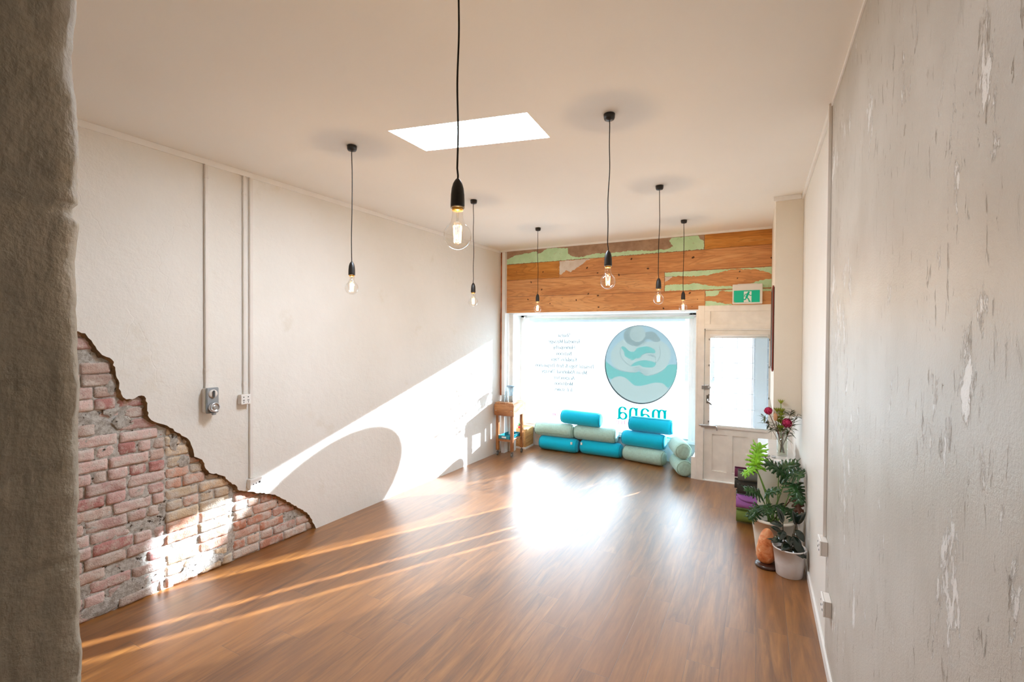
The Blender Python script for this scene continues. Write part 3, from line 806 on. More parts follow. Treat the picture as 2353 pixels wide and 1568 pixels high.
# ------------------------------------------------ lettering, read from the street, so mirrored in here
def arc(cx, cy, rx, ry, a0, a1, n=9):
    return [(cx + rx*math.cos(R(a0 + (a1-a0)*i/n)), cy + ry*math.sin(R(a0 + (a1-a0)*i/n))) for i in range(n+1)]
def glyph(ch):
    """strokes, serifs (x, y, half width), advance; x-height 1"""
    st, sf = [], []
    if ch == 'a':
        st = [[(0.66, 0.08), (0.66, 0.70)] , arc(0.40, 0.68, 0.26, 0.29, 0, 165), arc(0.37, 0.28, 0.27, 0.26, 30, 330, 14), [(0.66, 0.55), (0.45, 0.52)], [(0.66, 0.10), (0.72, 0.02), (0.84, 0.03)]]; adv = 0.88
    elif ch == 'm':
        st = [[(0.2, 0), (0.2, 0.95)], arc(0.42, 0.68, 0.22, 0.28, 170, 0), [(0.64, 0.7), (0.64, 0)], arc(0.86, 0.68, 0.22, 0.28, 170, 0), [(1.08, 0.7), (1.08, 0)]]; sf = [(0.2, 0, 0.14), (0.64, 0, 0.14), (1.08, 0, 0.14), (0.13, 0.93, 0.09)]; adv = 1.28
    elif ch == 'n':
        st = [[(0.2, 0), (0.2, 0.95)], arc(0.44, 0.66, 0.24, 0.30, 170, 0), [(0.68, 0.7), (0.68, 0)]]; sf = [(0.2, 0, 0.14), (0.68, 0, 0.14), (0.13, 0.93, 0.09)]; adv = 0.88
    elif ch == 'h':
        st = [[(0.2, 0), (0.2, 1.5)], arc(0.44, 0.66, 0.24, 0.30, 170, 0), [(0.68, 0.7), (0.68, 0)]]; sf = [(0.2, 0, 0.14), (0.68, 0, 0.14), (0.13, 1.48, 0.09)]; adv = 0.88
    elif ch == 'u':
        st = [[(0.2, 0.95), (0.2, 0.3)], arc(0.42, 0.3, 0.22, 0.26, 180, 350), [(0.66, 0.95), (0.66, 0.02)]]; sf = [(0.14, 0.95, 0.09), (0.6, 0.95, 0.09), (0.73, 0.02, 0.08)]; adv = 0.86
    elif ch == 'r': st = [[(0.2, 0), (0.2, 0.95)], arc(0.42, 0.66, 0.24, 0.28, 170, 60)]; sf = [(0.2, 0, 0.15), (0.13, 0.93, 0.09)]; adv = 0.62
    elif ch == 'i': st = [[(0.2, 0), (0.2, 0.95)], [(0.2, 1.25), (0.2, 1.38)]]; sf = [(0.2, 0, 0.14), (0.13, 0.93, 0.09)]; adv = 0.42
    elif ch == 'l': st = [[(0.2, 0), (0.2, 1.5)]]; sf = [(0.2, 0, 0.14), (0.13, 1.48, 0.09)]; adv = 0.42
    elif ch == 't': st = [[(0.25, 1.25), (0.25, 0.2)], arc(0.40, 0.2, 0.15, 0.17, 180, 310)]; sf = [(0.27, 0.93, 0.20)]; adv = 0.58
    elif ch == 'e': st = [arc(0.42, 0.48, 0.33, 0.48, 10, 325, 16), [(0.12, 0.54), (0.74, 0.54)]]; adv = 0.84
    elif ch == 'o': st = [arc(0.42, 0.48, 0.34, 0.48, 0, 360, 18)]; adv = 0.86
    elif ch == 'c': st = [arc(0.42, 0.48, 0.33, 0.48, 45, 325, 14)]; adv = 0.76
    elif ch == 's': st = [arc(0.34, 0.72, 0.21, 0.24, 40, 250) + arc(0.34, 0.24, 0.23, 0.26, 70, -150)]; adv = 0.66
    elif ch == 'd': st = [arc(0.40, 0.48, 0.30, 0.48, 30, 330, 14), [(0.68, 1.5), (0.68, 0.02)]]; sf = [(0.62, 1.48, 0.09), (0.75, 0.02, 0.08)]; adv = 0.90
    elif ch == 'b': st = [arc(0.48, 0.48, 0.30, 0.48, 150, -150, 14), [(0.2, 1.5), (0.2, 0.02)]]; sf = [(0.13, 1.48, 0.09)]; adv = 0.88
    elif ch == 'p': st = [arc(0.48, 0.48, 0.30, 0.48, 150, -150, 14), [(0.2, 0.95), (0.2, -0.45)]]; sf = [(0.13, 0.93, 0.09), (0.2, -0.45, 0.14)]; adv = 0.90
    elif ch == 'g': st = [arc(0.40, 0.62, 0.26, 0.34, 0, 360, 14), arc(0.40, -0.2, 0.32, 0.24, 0, 360, 14), [(0.25, 0.3), (0.2, 0.12), (0.55, 0.02)], [(0.6, 0.88), (0.78, 0.95)]]; adv = 0.84
    elif ch == 'y': st = [[(0.1, 0.95), (0.42, 0.05)], [(0.74, 0.95), (0.36, -0.3), (0.15, -0.42)]]; sf = [(0.12, 0.95, 0.13), (0.72, 0.95, 0.11)]; adv = 0.82
    elif ch == 'z': st = [[(0.1, 0.93), (0.62, 0.93), (0.1, 0.03), (0.66, 0.03)]]; adv = 0.74
    elif ch == 'S': st = [arc(0.46, 1.08, 0.30, 0.34, 30, 255) + arc(0.46, 0.37, 0.32, 0.37, 75, -155)]; adv = 0.92
    elif ch == 'R': st = [[(0.24, 0), (0.24, 1.42)], arc(0.44, 1.06, 0.36, 0.35, 120, -120), [(0.5, 0.7), (0.98, 0.02)]]; sf = [(0.24, 0, 0.17), (0.24, 1.42, 0.15), (1.0, 0.02, 0.1)]; adv = 1.08
    elif ch == 'P': st = [[(0.24, 0), (0.24, 1.42)], arc(0.44, 1.04, 0.38, 0.37, 120, -120)]; sf = [(0.24, 0, 0.17), (0.24, 1.42, 0.15)]; adv = 0.96
    elif ch == 'B': st = [[(0.24, 0), (0.24, 1.42)], arc(0.42, 1.08, 0.34, 0.33, 110, -110), arc(0.44, 0.38, 0.40, 0.38, 110, -110)]; sf = [(0.24, 0, 0.15), (0.24, 1.42, 0.15)]; adv = 1.04
    elif ch == 'M': st = [[(0.24, 0), (0.24, 1.42)], [(0.24, 1.42), (0.74, 0.1)], [(0.74, 0.1), (1.24, 1.42)], [(1.24, 1.42), (1.24, 0)]]; sf = [(0.24, 0, 0.15), (1.24, 0, 0.17), (0.18, 1.42, 0.12), (1.3, 1.42, 0.12)]; adv = 1.48
    elif ch == 'H': st = [[(0.24, 0), (0.24, 1.42)], [(1.04, 0), (1.04, 1.42)], [(0.24, 0.74), (1.04, 0.74)]]; sf = [(0.24, 0, 0.17), (0.24, 1.42, 0.17), (1.04, 0, 0.17), (1.04, 1.42, 0.17)]; adv = 1.28
    elif ch == 'N': st = [[(0.24, 0), (0.24, 1.42)], [(0.24, 1.42), (1.08, 0)], [(1.08, 0), (1.08, 1.42)]]; sf = [(0.24, 0, 0.17), (0.18, 1.42, 0.13), (1.08, 1.42, 0.17)]; adv = 1.30
    elif ch == 'K': st = [[(0.24, 0), (0.24, 1.42)], [(0.95, 1.42), (0.3, 0.72)], [(0.44, 0.86), (1.02, 0)]]; sf = [(0.24, 0, 0.17), (0.24, 1.42, 0.17), (0.95, 1.42, 0.14), (1.04, 0, 0.14)]; adv = 1.16
    elif ch == 'Y': st = [[(0.14, 1.42), (0.58, 0.68)], [(1.02, 1.42), (0.58, 0.68)], [(0.58, 0.7), (0.58, 0)]]; sf = [(0.16, 1.42, 0.15), (1.0, 1.42, 0.13), (0.58, 0, 0.17)]; adv = 1.10
    elif ch == 'A': st = [[(0.12, 0), (0.60, 1.45)], [(0.60, 1.45), (1.10, 0)], [(0.3, 0.5), (0.92, 0.5)]]; sf = [(0.14, 0, 0.14), (1.08, 0, 0.15)]; adv = 1.20
    elif ch == 'T': st = [[(0.58, 1.40), (0.58, 0)], [(0.10, 1.40), (1.06, 1.40)], [(0.1, 1.40), (0.1, 1.2)], [(1.06, 1.40), (1.06, 1.2)]]; sf = [(0.58, 0, 0.18)]; adv = 1.14
    elif ch == '&': st = [arc(0.5, 1.1, 0.22, 0.3, -60, 240) + [(0.8, 0.3), (1.1, 0.02)], arc(0.45, 0.36, 0.34, 0.38, 100, 350), [(0.8, 0.36), (1.0, 0.72)]]; adv = 1.2
    else: adv = 0.45
    return st, sf, adv
def text_len(s): return sum(glyph(c)[2] for c in s)
def write(bm, s, x_right, z0, k, y0_, thick=0.15, thin=0.055):
    """letters run towards -X (mirrored); k = x-height in metres; strokes are merged into one outline"""
    y = YW - 0.006
    pen = 0.0
    for ch in s:
        st, sf, adv = glyph(ch)
        V, F = [], []
        def quad(q):
            n = len(V); V.extend([Vector(p) for p in q]); F.append([n, n+1, n+2, n+3])
        for line in st:
            if len(line) < 2: continue
            L, Rr = [], []
            for i, p in enumerate(line):
                a = Vector(line[max(i-1, 0)]); c = Vector(line[min(i+1, len(line)-1)])
                d = (c - a)
                if d.length < 1e-6: d = Vector((0, 1))
                d.normalize()
                w = (thin + (thick-thin)*abs(d.y)**1.3)/2
                nrm = Vector((-d.y, d.x))
                L.append(Vector(p) + nrm*w); Rr.append(Vector(p) - nrm*w)
            for i in range(len(L)-1): quad((L[i], L[i+1], Rr[i+1], Rr[i]))
        for (u, v, hw) in sf: quad(((u-hw, v-thin*0.4), (u+hw, v-thin*0.4), (u+hw, v+thin*0.6), (u-hw, v+thin*0.6)))
        if V:
            out = delaunay_2d_cdt(V, [], F, 0, 1e-5)
            vs = [bm.verts.new((x_right - (pen + p.x)*k, y, z0 + p.y*k)) for p in out[0]]
            for f in out[2]:
                c = sum((out[0][i] for i in f), Vector((0, 0)))/len(f)
                for q in F:
                    sg_ = [(V[q[(k+1) % 4]] - V[q[k]]).cross(c - V[q[k]]) for k in range(4)]
                    if all(v >= -1e-7 for v in sg_) or all(v <= 1e-7 for v in sg_):
                        bm.faces.new([vs[i] for i in f]); break
        pen += adv
    return pen*k
YT = YW + 0.002
MT['txtgrey'] = film_mat('grey_vinyl', (0.052, 0.060, 0.058), 0.0, 0.8)
MT['txtteal'] = film_mat('teal_vinyl', (0, 0.068, 0.064), 0.0, 0.8)
MT['txtpink'] = film_mat('pink_vinyl', (0.12, 0.052, 0.065), 0.0, 0.8)
MT['txtfaint'] = film_mat('pale_teal_vinyl', (0.07, 0.1, 0.096), 0.15, 0.8)
lines = [('Shiatsu', 1.925), ('Remedial Massage', 1.818), ('Homeopathy', 1.717), ('Nutrition', 1.610), ('Kundalini Yoga', 1.508), ('Prenatal Yoga & Birth Preparation', 1.398), ('Mizan Abdominal Therapy', 1.296), ('Acupuncture', 1.194), ('Meditation', 1.093), ('ili ili stones', 0.990)]
kk = 1.075 / text_len('Prenatal Yoga & Birth Preparation')
lst = thing('service_list_lettering', 'grey serif list of services printed on the left of the shop window', 'window lettering', (-2.96, YT, 0.99))
for s, z in lines:
    b = NB(); L = text_len(s)*kk
    write(b, s, -2.957 + L/2, z, kk, YT, 0.33, 0.22)
    obj('text_line', b, MT['txtgrey'], lst)
b = NB()
km = 0.80 / text_len('mana')
write(b, 'mana', -1.235, 0.596, km, YT, 0.20, 0.085)
mn = obj('logo_lettering', b, MT['txtteal'], origin=(-1.24, YT, 0.596)); tag(mn, 'large teal word mana in serif letters under the round picture', 'window lettering')
b = NB(); write(b, 'practice', -1.70, 0.512, 0.34/text_len('practice'), YT, 0.24, 0.14)
pn = obj('tagline_lettering', b, MT['txtpink'], origin=(-1.7, YT, 0.508)); tag(pn, 'small pink word just below the big teal word on the window', 'window lettering')
b = NB(); write(b, 'ments', -2.99, 0.648, kk*1.0, YT, 0.33, 0.22)
fa = obj('contact_lettering', b, MT['txtfaint'], origin=(-3.1, YT, 0.648)); tag(fa, 'faint pale teal letters low on the window left of the top bolster, upper line', 'window lettering')
b = NB(); write(b, 'com', -3.04, 0.553, kk*1.0, YT, 0.33, 0.22)
fb = obj('contact_lettering', b, MT['txtpink'], origin=(-3.1, YT, 0.553)); tag(fb, 'faint pink letters low on the window left of the top bolster, lower line', 'window lettering')

# ------------------------------------------------ the round decal
DX, DZ, DRX, DRZ = -1.67, 1.492, 0.572, 0.630
def D(cx, cy): return (DX + (cx-598)/478*DRX, DZ - (cy-632)/535*DRZ)
dec = thing('round_window_decal', 'big round pale teal picture of a cross-legged figure cradling a baby', 'window decal', (DX, YT, DZ - DRZ))
def smooth_poly(pts, n=4):
    out = []
    m = len(pts)
    for i in range(m):
        p0, p1, p2, p3 = (Vector(pts[(i+k-1) % m]) for k in range(4))
        for j in range(n):
            t = j/n
            out.append(0.5*((2*p1) + (p2-p0)*t + (2*p0-5*p1+4*p2-p3)*t*t + (3*p1-p0-3*p2+p3)*t**3))
    return out
# the print is one sheet: every cell takes the ink that lies topmost there
GN = 190
gx_, gy_ = np.meshgrid(598 + 478*(2*(np.arange(GN)+0.5)/GN - 1), 632 + 535*(2*(np.arange(GN)+0.5)/GN - 1), indexing='ij')
ink = np.zeros((GN, GN, 3)); 
INK = dict(bg=(0.050, 0.068, 0.071), teal=(0.024, 0.064, 0.056), cream=(0.062, 0.072, 0.065), hair=(0.040, 0.050, 0.047), line=(0.032, 0.043, 0.041), rim=(0.018, 0.027, 0.034))
ink[:] = INK['bg']
def pin(poly):
    m = np.zeros(gx_.shape, bool)
    n = len(poly)
    for i in range(n):
        x1, y1 = poly[i]; x2, y2 = poly[(i+1) % n]
        if y1 == y2: continue
        c = ((y1 > gy_) != (y2 > gy_)) & (gx_ < (x2-x1)*(gy_-y1)/(y2-y1) + x1)
        m ^= c
    return m
def fill(pts, name, k=1.0): 
    ink[pin([tuple(p) for p in smooth_poly(pts)])] = np.array(INK[name])*k
def stroke(pts, w, name='line'):
    for (x1, y1), (x2, y2) in zip(pts, pts[1:]):
        dx, dy = x2-x1, y2-y1
        t = np.clip(((gx_-x1)*dx + (gy_-y1)*dy)/(dx*dx + dy*dy + 1e-9), 0, 1)
        d = np.hypot(gx_-x1-t*dx, gy_-y1-t*dy)
        m = d < w/2
        ink[m] = INK[name]
fill([(120, 600), (250, 690), (400, 740), (600, 730), (700, 780), (850, 730), (960, 620), (1090, 640), (1080, 800), (950, 930), (880, 870), (780, 870), (680, 900), (600, 920), (530, 915), (470, 870), (400, 815), (300, 805), (220, 850), (120, 760)], 'teal')
fill([(205, 910), (240, 830), (320, 805), (400, 815), (470, 870), (530, 915), (600, 925), (700, 895), (800, 865), (880, 865), (940, 910), (980, 1000), (900, 1130), (760, 1190), (620, 1200), (480, 1190), (330, 1130), (240, 1000)], 'cream')
fill([(400, 290), (330, 320), (250, 400), (205, 500), (215, 610), (260, 680), (330, 720), (480, 745), (560, 735), (590, 700), (620, 740), (680, 780), (780, 760), (880, 710), (950, 630), (990, 520), (985, 430), (930, 350), (850, 300), (780, 310), (700, 320), (500, 330)], 'cream')
fill([(345, 400), (395, 395), (440, 440), (490, 460), (530, 450), (560, 410), (620, 390), (700, 385), (780, 420), (795, 470), (700, 470), (630, 500), (600, 540), (545, 550), (500, 575), (460, 555), (400, 520), (385, 460)], 'teal')
fill([(480, 655), (540, 600), (620, 575), (720, 575), (805, 605), (770, 660), (650, 665), (600, 640), (550, 650)], 'teal')
fill([(530 + 150*math.cos(2*PI*i/20), 245 + 135*math.sin(2*PI*i/20)) for i in range(20)], 'hair')
fill([(660, 200), (760, 185), (830, 240), (860, 300), (800, 325), (720, 290), (660, 260)], 'hair')
fill([(565 + 105*math.cos(2*PI*i/20), 215 + 108*math.sin(2*PI*i/20)) for i in range(20)], 'cream', 0.93)
for r in range(6):
    stroke([(560 + (118+r*9)*math.cos(R(a)), 225 + (112+r*9)*math.sin(R(a))) for a in range(20, 200, 12)], 3.2)
for r in range(5): stroke([(480+r*22, 170+r*5), (450+r*22, 240), (475+r*22, 310-r*2)], 3)
stroke([(345, 400), (330, 470), (360, 560), (420, 620), (480, 655)], 5)
stroke([(850, 380), (865, 470), (840, 560), (805, 605)], 5)
stroke([(600, 540), (625, 500), (690, 470), (760, 475), (800, 530), (800, 600)], 5)
stroke([(260, 680), (330, 720), (480, 745), (560, 735)], 5)
stroke([(620, 745), (680, 780), (780, 760), (880, 710)], 5)
for k in range(4):
    stroke([(525, 672+k*18), (600, 662+k*14)], 5)
    stroke([(600, 690+k*17), (700, 705+k*18)], 5)
for k in range(5): stroke([(690+k*14, 495+k*6), (730+k*12, 485+k*8), (765+k*4, 500+k*9)], 3.5)
MT['print'] = ink_mat()
MT['d_rim'] = film_mat('decal_rim', (0.036, 0.052, 0.060), 0.0, 0.9)
b = NB()
cl_ = b.loops.layers.float_color.new('Col')
vg = {}
def gv(i, j):
    if (i, j) not in vg:
        vg[i, j] = b.verts.new((*(lambda q: (q[0], YT, q[1]))(D(598 + 478*(2*i/GN - 1), 632 + 535*(2*j/GN - 1))),))
    return vg[i, j]
for i in range(GN):
    for j in range(GN):
        x, y = (2*(i+0.5)/GN - 1), (2*(j+0.5)/GN - 1)
        if x*x + y*y <= 0.998:
            f = b.faces.new((gv(i, j), gv(i+1, j), gv(i+1, j+1), gv(i, j+1)))
            for lp in f.loops: lp[cl_] = (*ink[i, j], 1)
obj('printed_disc', b, MT['print'], dec)
b = NB()
for i in range(72):
    a0, a1 = 2*PI*i/72, 2*PI*(i+1)/72
    def wd(a): return 7 + 11*max(0, math.cos(a - R(115)))
    q = []
    for a, o in ((a0, 1), (a1, 1), (a1, 0), (a0, 0)):
        s_ = -wd(a)*(1-o)
        q.append((598 + (478+s_)*math.cos(a), 632 + (535+s_)*math.sin(a)))
    b.faces.new([b.verts.new((D(*p)[0], YT - 0.0012, D(*p)[1])) for p in q])
obj('rim', b, MT['d_rim'], dec)

# ================================================================== DOOR
b = NB()
box(b, (-0.726, YF - 0.02, 0), (-0.645, YF + 0.11, 2.365), 0.004)
box(b, (0.163, YF - 0.02, 0), (0.205, YF + 0.11, 2.365), 0.004)
box(b, (-0.645, YF - 0.02, 2.285), (0.163, YF + 0.11, 2.365), 0.003)
box(b, (-0.645, YF - 0.02, 2.052), (0.163, YF + 0.11, 2.115), 0.003)
box(b, (-0.645, YF - 0.02, 2.115), (-0.575, YF + 0.11, 2.285))
box(b, (0.12, YF - 0.02, 2.115), (0.163, YF + 0.11, 2.285))
box(b, (-0.58, YF + 0.002, 2.11), (0.13, YF + 0.09, 2.29))
box(b, (-0.752, YF - 0.012, 0), (-0.727, YF + 0.03, 2.30), 0.003)
struct('trim_11', b, MT['cream'])
strip('trim_12', (-0.645, YF - 0.015, 0.0), (0.163, YF + 0.10, 0.008), MT['white'])
gx0, gx1, gz0, gz1 = -0.575, 0.125, 0.76, 1.935
b = NB()
lx0, lx1 = -0.638, 0.158
def slab(z0, z1, x0, x1, y0=YF + 0.02, y1=YF + 0.065, bev=0.0): box(b, (x0, y0, z0), (x1, y1, z1), bev)
slab(0.012, 2.04, lx0, gx0); slab(0.012, 2.04, gx1, lx1)
slab(gz1, 2.04, gx0, gx1); slab(0.632, gz0, gx0, gx1); slab(0.012, 0.135, gx0, gx1)
for x0, x1 in ((gx0, -0.54), (-0.357, -0.289), (-0.105, -0.04), (0.125, 0.126)): slab(0.135, 0.632, x0, x1)
for x0, x1 in ((-0.54, -0.357), (-0.289, -0.105), (-0.04, 0.125)):
    slab(0.135, 0.632, x0, x1, YF + 0.036, YF + 0.052)
d1 = struct('door_1', b, MT['cream'])
b = NB()
box(b, (-0.646, YF + 0.068, 0.008), (-0.622, YF + 0.109, 2.06)); box(b, (0.140, YF + 0.068, 0.008), (0.165, YF + 0.109, 2.06)); box(b, (-0.622, YF + 0.068, 2.02), (0.140, YF + 0.109, 2.06))
struct('door_stop', b, MT['cream'], d1)
b = NB(); b.faces.new([b.verts.new(p) for p in ((gx0, YF + 0.05, gz0), (gx1, YF + 0.05, gz0), (gx1, YF + 0.05, gz1), (gx0, YF + 0.05, gz1))]); struct('pane', b, MT['glass'], d1)
b = NB(); b.faces.new([b.verts.new(p) for p in ((gx0 + 0.055, YF + 0.049, gz0), (gx1, YF + 0.049, gz0), (gx1, YF + 0.049, gz1), (gx0 + 0.055, YF + 0.049, gz1))]); struct('frosted_film', b, MT['doorfilm'], d1)
b = NB()
for x in (-0.425, -0.245, -0.062): box(b, (x - 0.003, YF + 0.042, gz0), (x + 0.003, YF + 0.048, gz1))
for z in (1.805, 1.602, 1.40, 1.197, 0.99): box(b, (gx0, YF + 0.041, z - 0.003), (gx1, YF + 0.047, z + 0.003))
struct('lead_grid', b, MT['grey'], d1)
b = NB()
for x0, x1, z0, z1 in ((gx0 - 0.008, gx0 + 0.004, gz0, gz1), (gx1 - 0.004, gx1 + 0.008, gz0, gz1), (gx0, gx1, gz0 - 0.006, gz0 + 0.004), (gx0, gx1, gz1 - 0.004, gz1 + 0.006)):
    box(b, (x0, YF + 0.012, z0), (x1, YF + 0.022, z1))
struct('glazing_bead', b, MT['white'], d1)
b = NB()
box(b, (-0.64, YF + 0.002, 1.235), (-0.588, YF + 0.020, 1.295), 0.006)
lathe(b, [(0.0, -0.028), (0.018, -0.026), (0.022, -0.012), (0.022, 0.0)], (-0.578, YF + 0.02, 1.265), 16, axis='y')
box(b, (-0.672, YF - 0.034, 1.238), (-0.640, YF - 0.018, 1.292), 0.003)
struct('night_latch', b, MT['steel'], d1)
b = NB(); tube(b, [(-0.600, YF + 0.02, 1.105), (-0.600, YF - 0.03, 1.10), (-0.598, YF - 0.045, 1.085), (-0.545, YF - 0.045, 1.035)], 0.009, 8)
box(b, (-0.615, YF + 0.012, 1.045), (-0.585, YF + 0.021, 1.155), 0.003)
struct('door_handle', b, MT['darksteel'], d1)
b = NB()
box(b, (-0.675, YF - 0.03, 0.725), (-0.50, YF - 0.0195, 0.765), 0.003)
box(b, (-0.62, YF - 0.02, 0.730), (-0.50, YF + 0.02, 0.760), 0.003)
tube(b, [(-0.70, YF - 0.038, 0.755), (-0.49, YF - 0.038, 0.752), (-0.475, YF - 0.042, 0.73), (-0.475, YF - 0.042, 0.695)], 0.009, 8)
struct('slide_bolt', b, MT['steel'], d1)
b = NB(); box(b, (-0.632, YF - 0.012, 2.035), (0.15, YF + 0.02, 2.052), 0.003); struct('closer_rail', b, MT['white'], d1)
b = NB(); lathe(b, [(0.0, -0.008), (0.022, -0.006), (0.024, 0.0)], (-0.535, YF + 0.04, 1.375), 14, axis='y'); struct('suction_hook', b, MT['jug'], d1)
# door blind
bl = thing('roller_blind', 'sheer white roller blind hanging over the glass of the door', 'blind', (-0.22, YF, 0.72))
b = NB(); tube(b, [(-0.575, YF - 0.004, 1.965), (0.115, YF - 0.004, 1.965)], 0.017, 12); obj('roller', b, MT['white'], bl)
b = NB(); b.faces.new([b.verts.new(p) for p in ((-0.520, YF + 0.006, 0.745), (-0.03, YF + 0.006, 0.745), (-0.03, YF + 0.006, 1.955), (-0.520, YF + 0.006, 1.955))]); obj('cloth', b, MT['blind'], bl)
b = NB(); b.faces.new([b.verts.new(p) for p in ((-0.03, YF + 0.006, 0.745), (0.104, YF + 0.006, 0.745), (0.104, YF + 0.006, 1.955), (-0.03, YF + 0.006, 1.955))]); obj('cloth_overlap', b, MT['blindband'], bl)
b = NB(); box(b, (-0.565, YF - 0.003, 0.718), (0.112, YF + 0.010, 0.748), 0.004); obj('bottom_bar', b, MT['pvc'], bl)
for z in (1.91, 1.56, 1.16, 0.80):
    for x in (-0.585, 0.125):
        b = NB(); box(b, (x - 0.006, YF + 0.000, z - 0.012), (x + 0.006, YF + 0.012, z + 0.012), 0.002); obj('side_clip', b, MT['darksteel'], bl)

# ================================================================== TIMBER CLADDING
def zr(x, zl, zr_): return zl + (zr_-zl)*(x + 3.675)/3.84
rows = [(3.335, 3.335), (3.106, 3.126), (2.848, 2.846), (2.577, 2.569), (2.312, 2.312)]
clad = thing('timber_cladding', 'reclaimed plank cladding with mint paint remnants above the window and door', 'wood cladding', (-1.75, YF, 2.31))
YP = YF - 0.019
greenA = [(-3.673, 3.193), (-3.593, 3.224), (-3.487, 3.252), (-3.372, 3.264), (-3.269, 3.267), (-3.157, 3.289), (-3.129, 3.277), (-3.123, 3.246), (-3.068, 3.252), (-3.002, 3.297), (-2.958, 3.314), (-2.85, 3.315), (-2.611, 3.296), (-2.605, 3.207), (-2.543, 3.168), (-2.44, 3.141), (-2.328, 3.153), (-2.209, 3.177), (-2.032, 3.172), (-1.841, 3.173), (-1.655, 3.182), (-1.475, 3.171), (-1.372, 3.152), (-1.27, 3.165), (-1.15, 3.161), (-1.061, 3.195), (-1.091, 3.228), (-1.111, 3.281), (-1.072, 3.313), (-0.878, 3.315), (-0.736, 3.313), (-0.717, 3.271), (-0.662, 3.226), (-0.662, 3.126), (-1.58, 3.119), (-2.032, 3.116), (-2.741, 3.113), (-3.673, 3.109)]
white2 = [(-2.748, 3.104), (-2.228, 3.108), (-2.308, 3.089), (-2.388, 3.027), (-2.489, 2.965), (-2.567, 2.921), (-2.635, 2.959), (-2.718, 2.89), (-2.748, 2.901)]
green3a = [(-1.166, 2.840), (-0.685, 2.840), (0.165, 2.840), (0.165, 2.738), (0.063, 2.782), (-0.021, 2.811), (-0.148, 2.825), (-0.296, 2.832), (-0.411, 2.814), (-0.592, 2.775), (-0.731, 2.763), (-0.931, 2.778), (-1.047, 2.779), (-1.166, 2.781)]
white3 = [(-1.166, 2.781), (-1.042, 2.777), (-1.096, 2.751), (-1.166, 2.703)]
green3b = [(-1.166, 2.652), (-1.086, 2.669), (-0.92, 2.661), (-0.834, 2.662), (-0.777, 2.675), (-0.683, 2.651), (-0.517, 2.619), (-0.32, 2.61), (-0.121, 2.63), (0.023, 2.676), (0.165, 2.691), (0.165, 2.578), (-0.32, 2.578), (-1.166, 2.580)]
green4a = [(-0.636, 2.565), (-0.311, 2.564), (0.165, 2.563), (0.165, 2.528), (-0.06, 2.542), (-0.311, 2.542), (-0.408, 2.553), (-0.471, 2.548), (-0.489, 2.499), (-0.552, 2.487), (-0.636, 2.487)]
green4b = [(-0.636, 2.425), (-0.542, 2.417), (-0.406, 2.384), (-0.318, 2.379), (-0.318, 2.36), (-0.636, 2.36)]
boards = [  # row, x0, x1, material, patches
    (0, -3.675, -0.659, 'taupe', [(greenA, 'green')]), (0, -0.656, 0.168, 'plankamber', []),
    (1, -3.675, -2.754, 'plankamber', []), (1, -2.750, 0.168, 'plank', [(white2, 'chalk')]),
    (2, -3.675, -1.174, 'plank', []), (2, -1.170, 0.168, 'plank', [(green3a, 'green'), (white3, 'chalk'), (green3b, 'green')]),
    (3, -3.675, -0.645, 'plank', []), (3, -0.641, 0.168, 'plank', [(green4a, 'green'), (green4b, 'green')])]
knots = [(-3.497, 2.98, 6), (-3.027, 2.952, 11), (-3.232, 2.8, 14), (-3.047, 2.675, 13), (-3.287, 2.526, 12), (-2.903, 2.45, 9), (-2.129, 2.549, 15), (-2.47, 2.492, 12), (-2.118, 2.377, 13), (-2.302, 2.973, 14), (-1.635, 3.061, 15), (-2.137, 2.887, 12), (-2.778, 2.972, 5), (-0.799, 3.023, 17), (0.14, 2.95, 14), (-0.226, 2.80, 10), (-0.251, 2.713, 9), (-0.837, 2.541, 14), (-1.4, 2.908, 15), (-1.182, 2.338, 13), (-0.737, 2.453, 6), (-0.807, 2.356, 6), (-1.815, 2.840, 16), (-2.278, 2.581, 13), (-3.12, 2.47, 7), (-2.70, 2.53, 6)]
rng = random.Random(21)
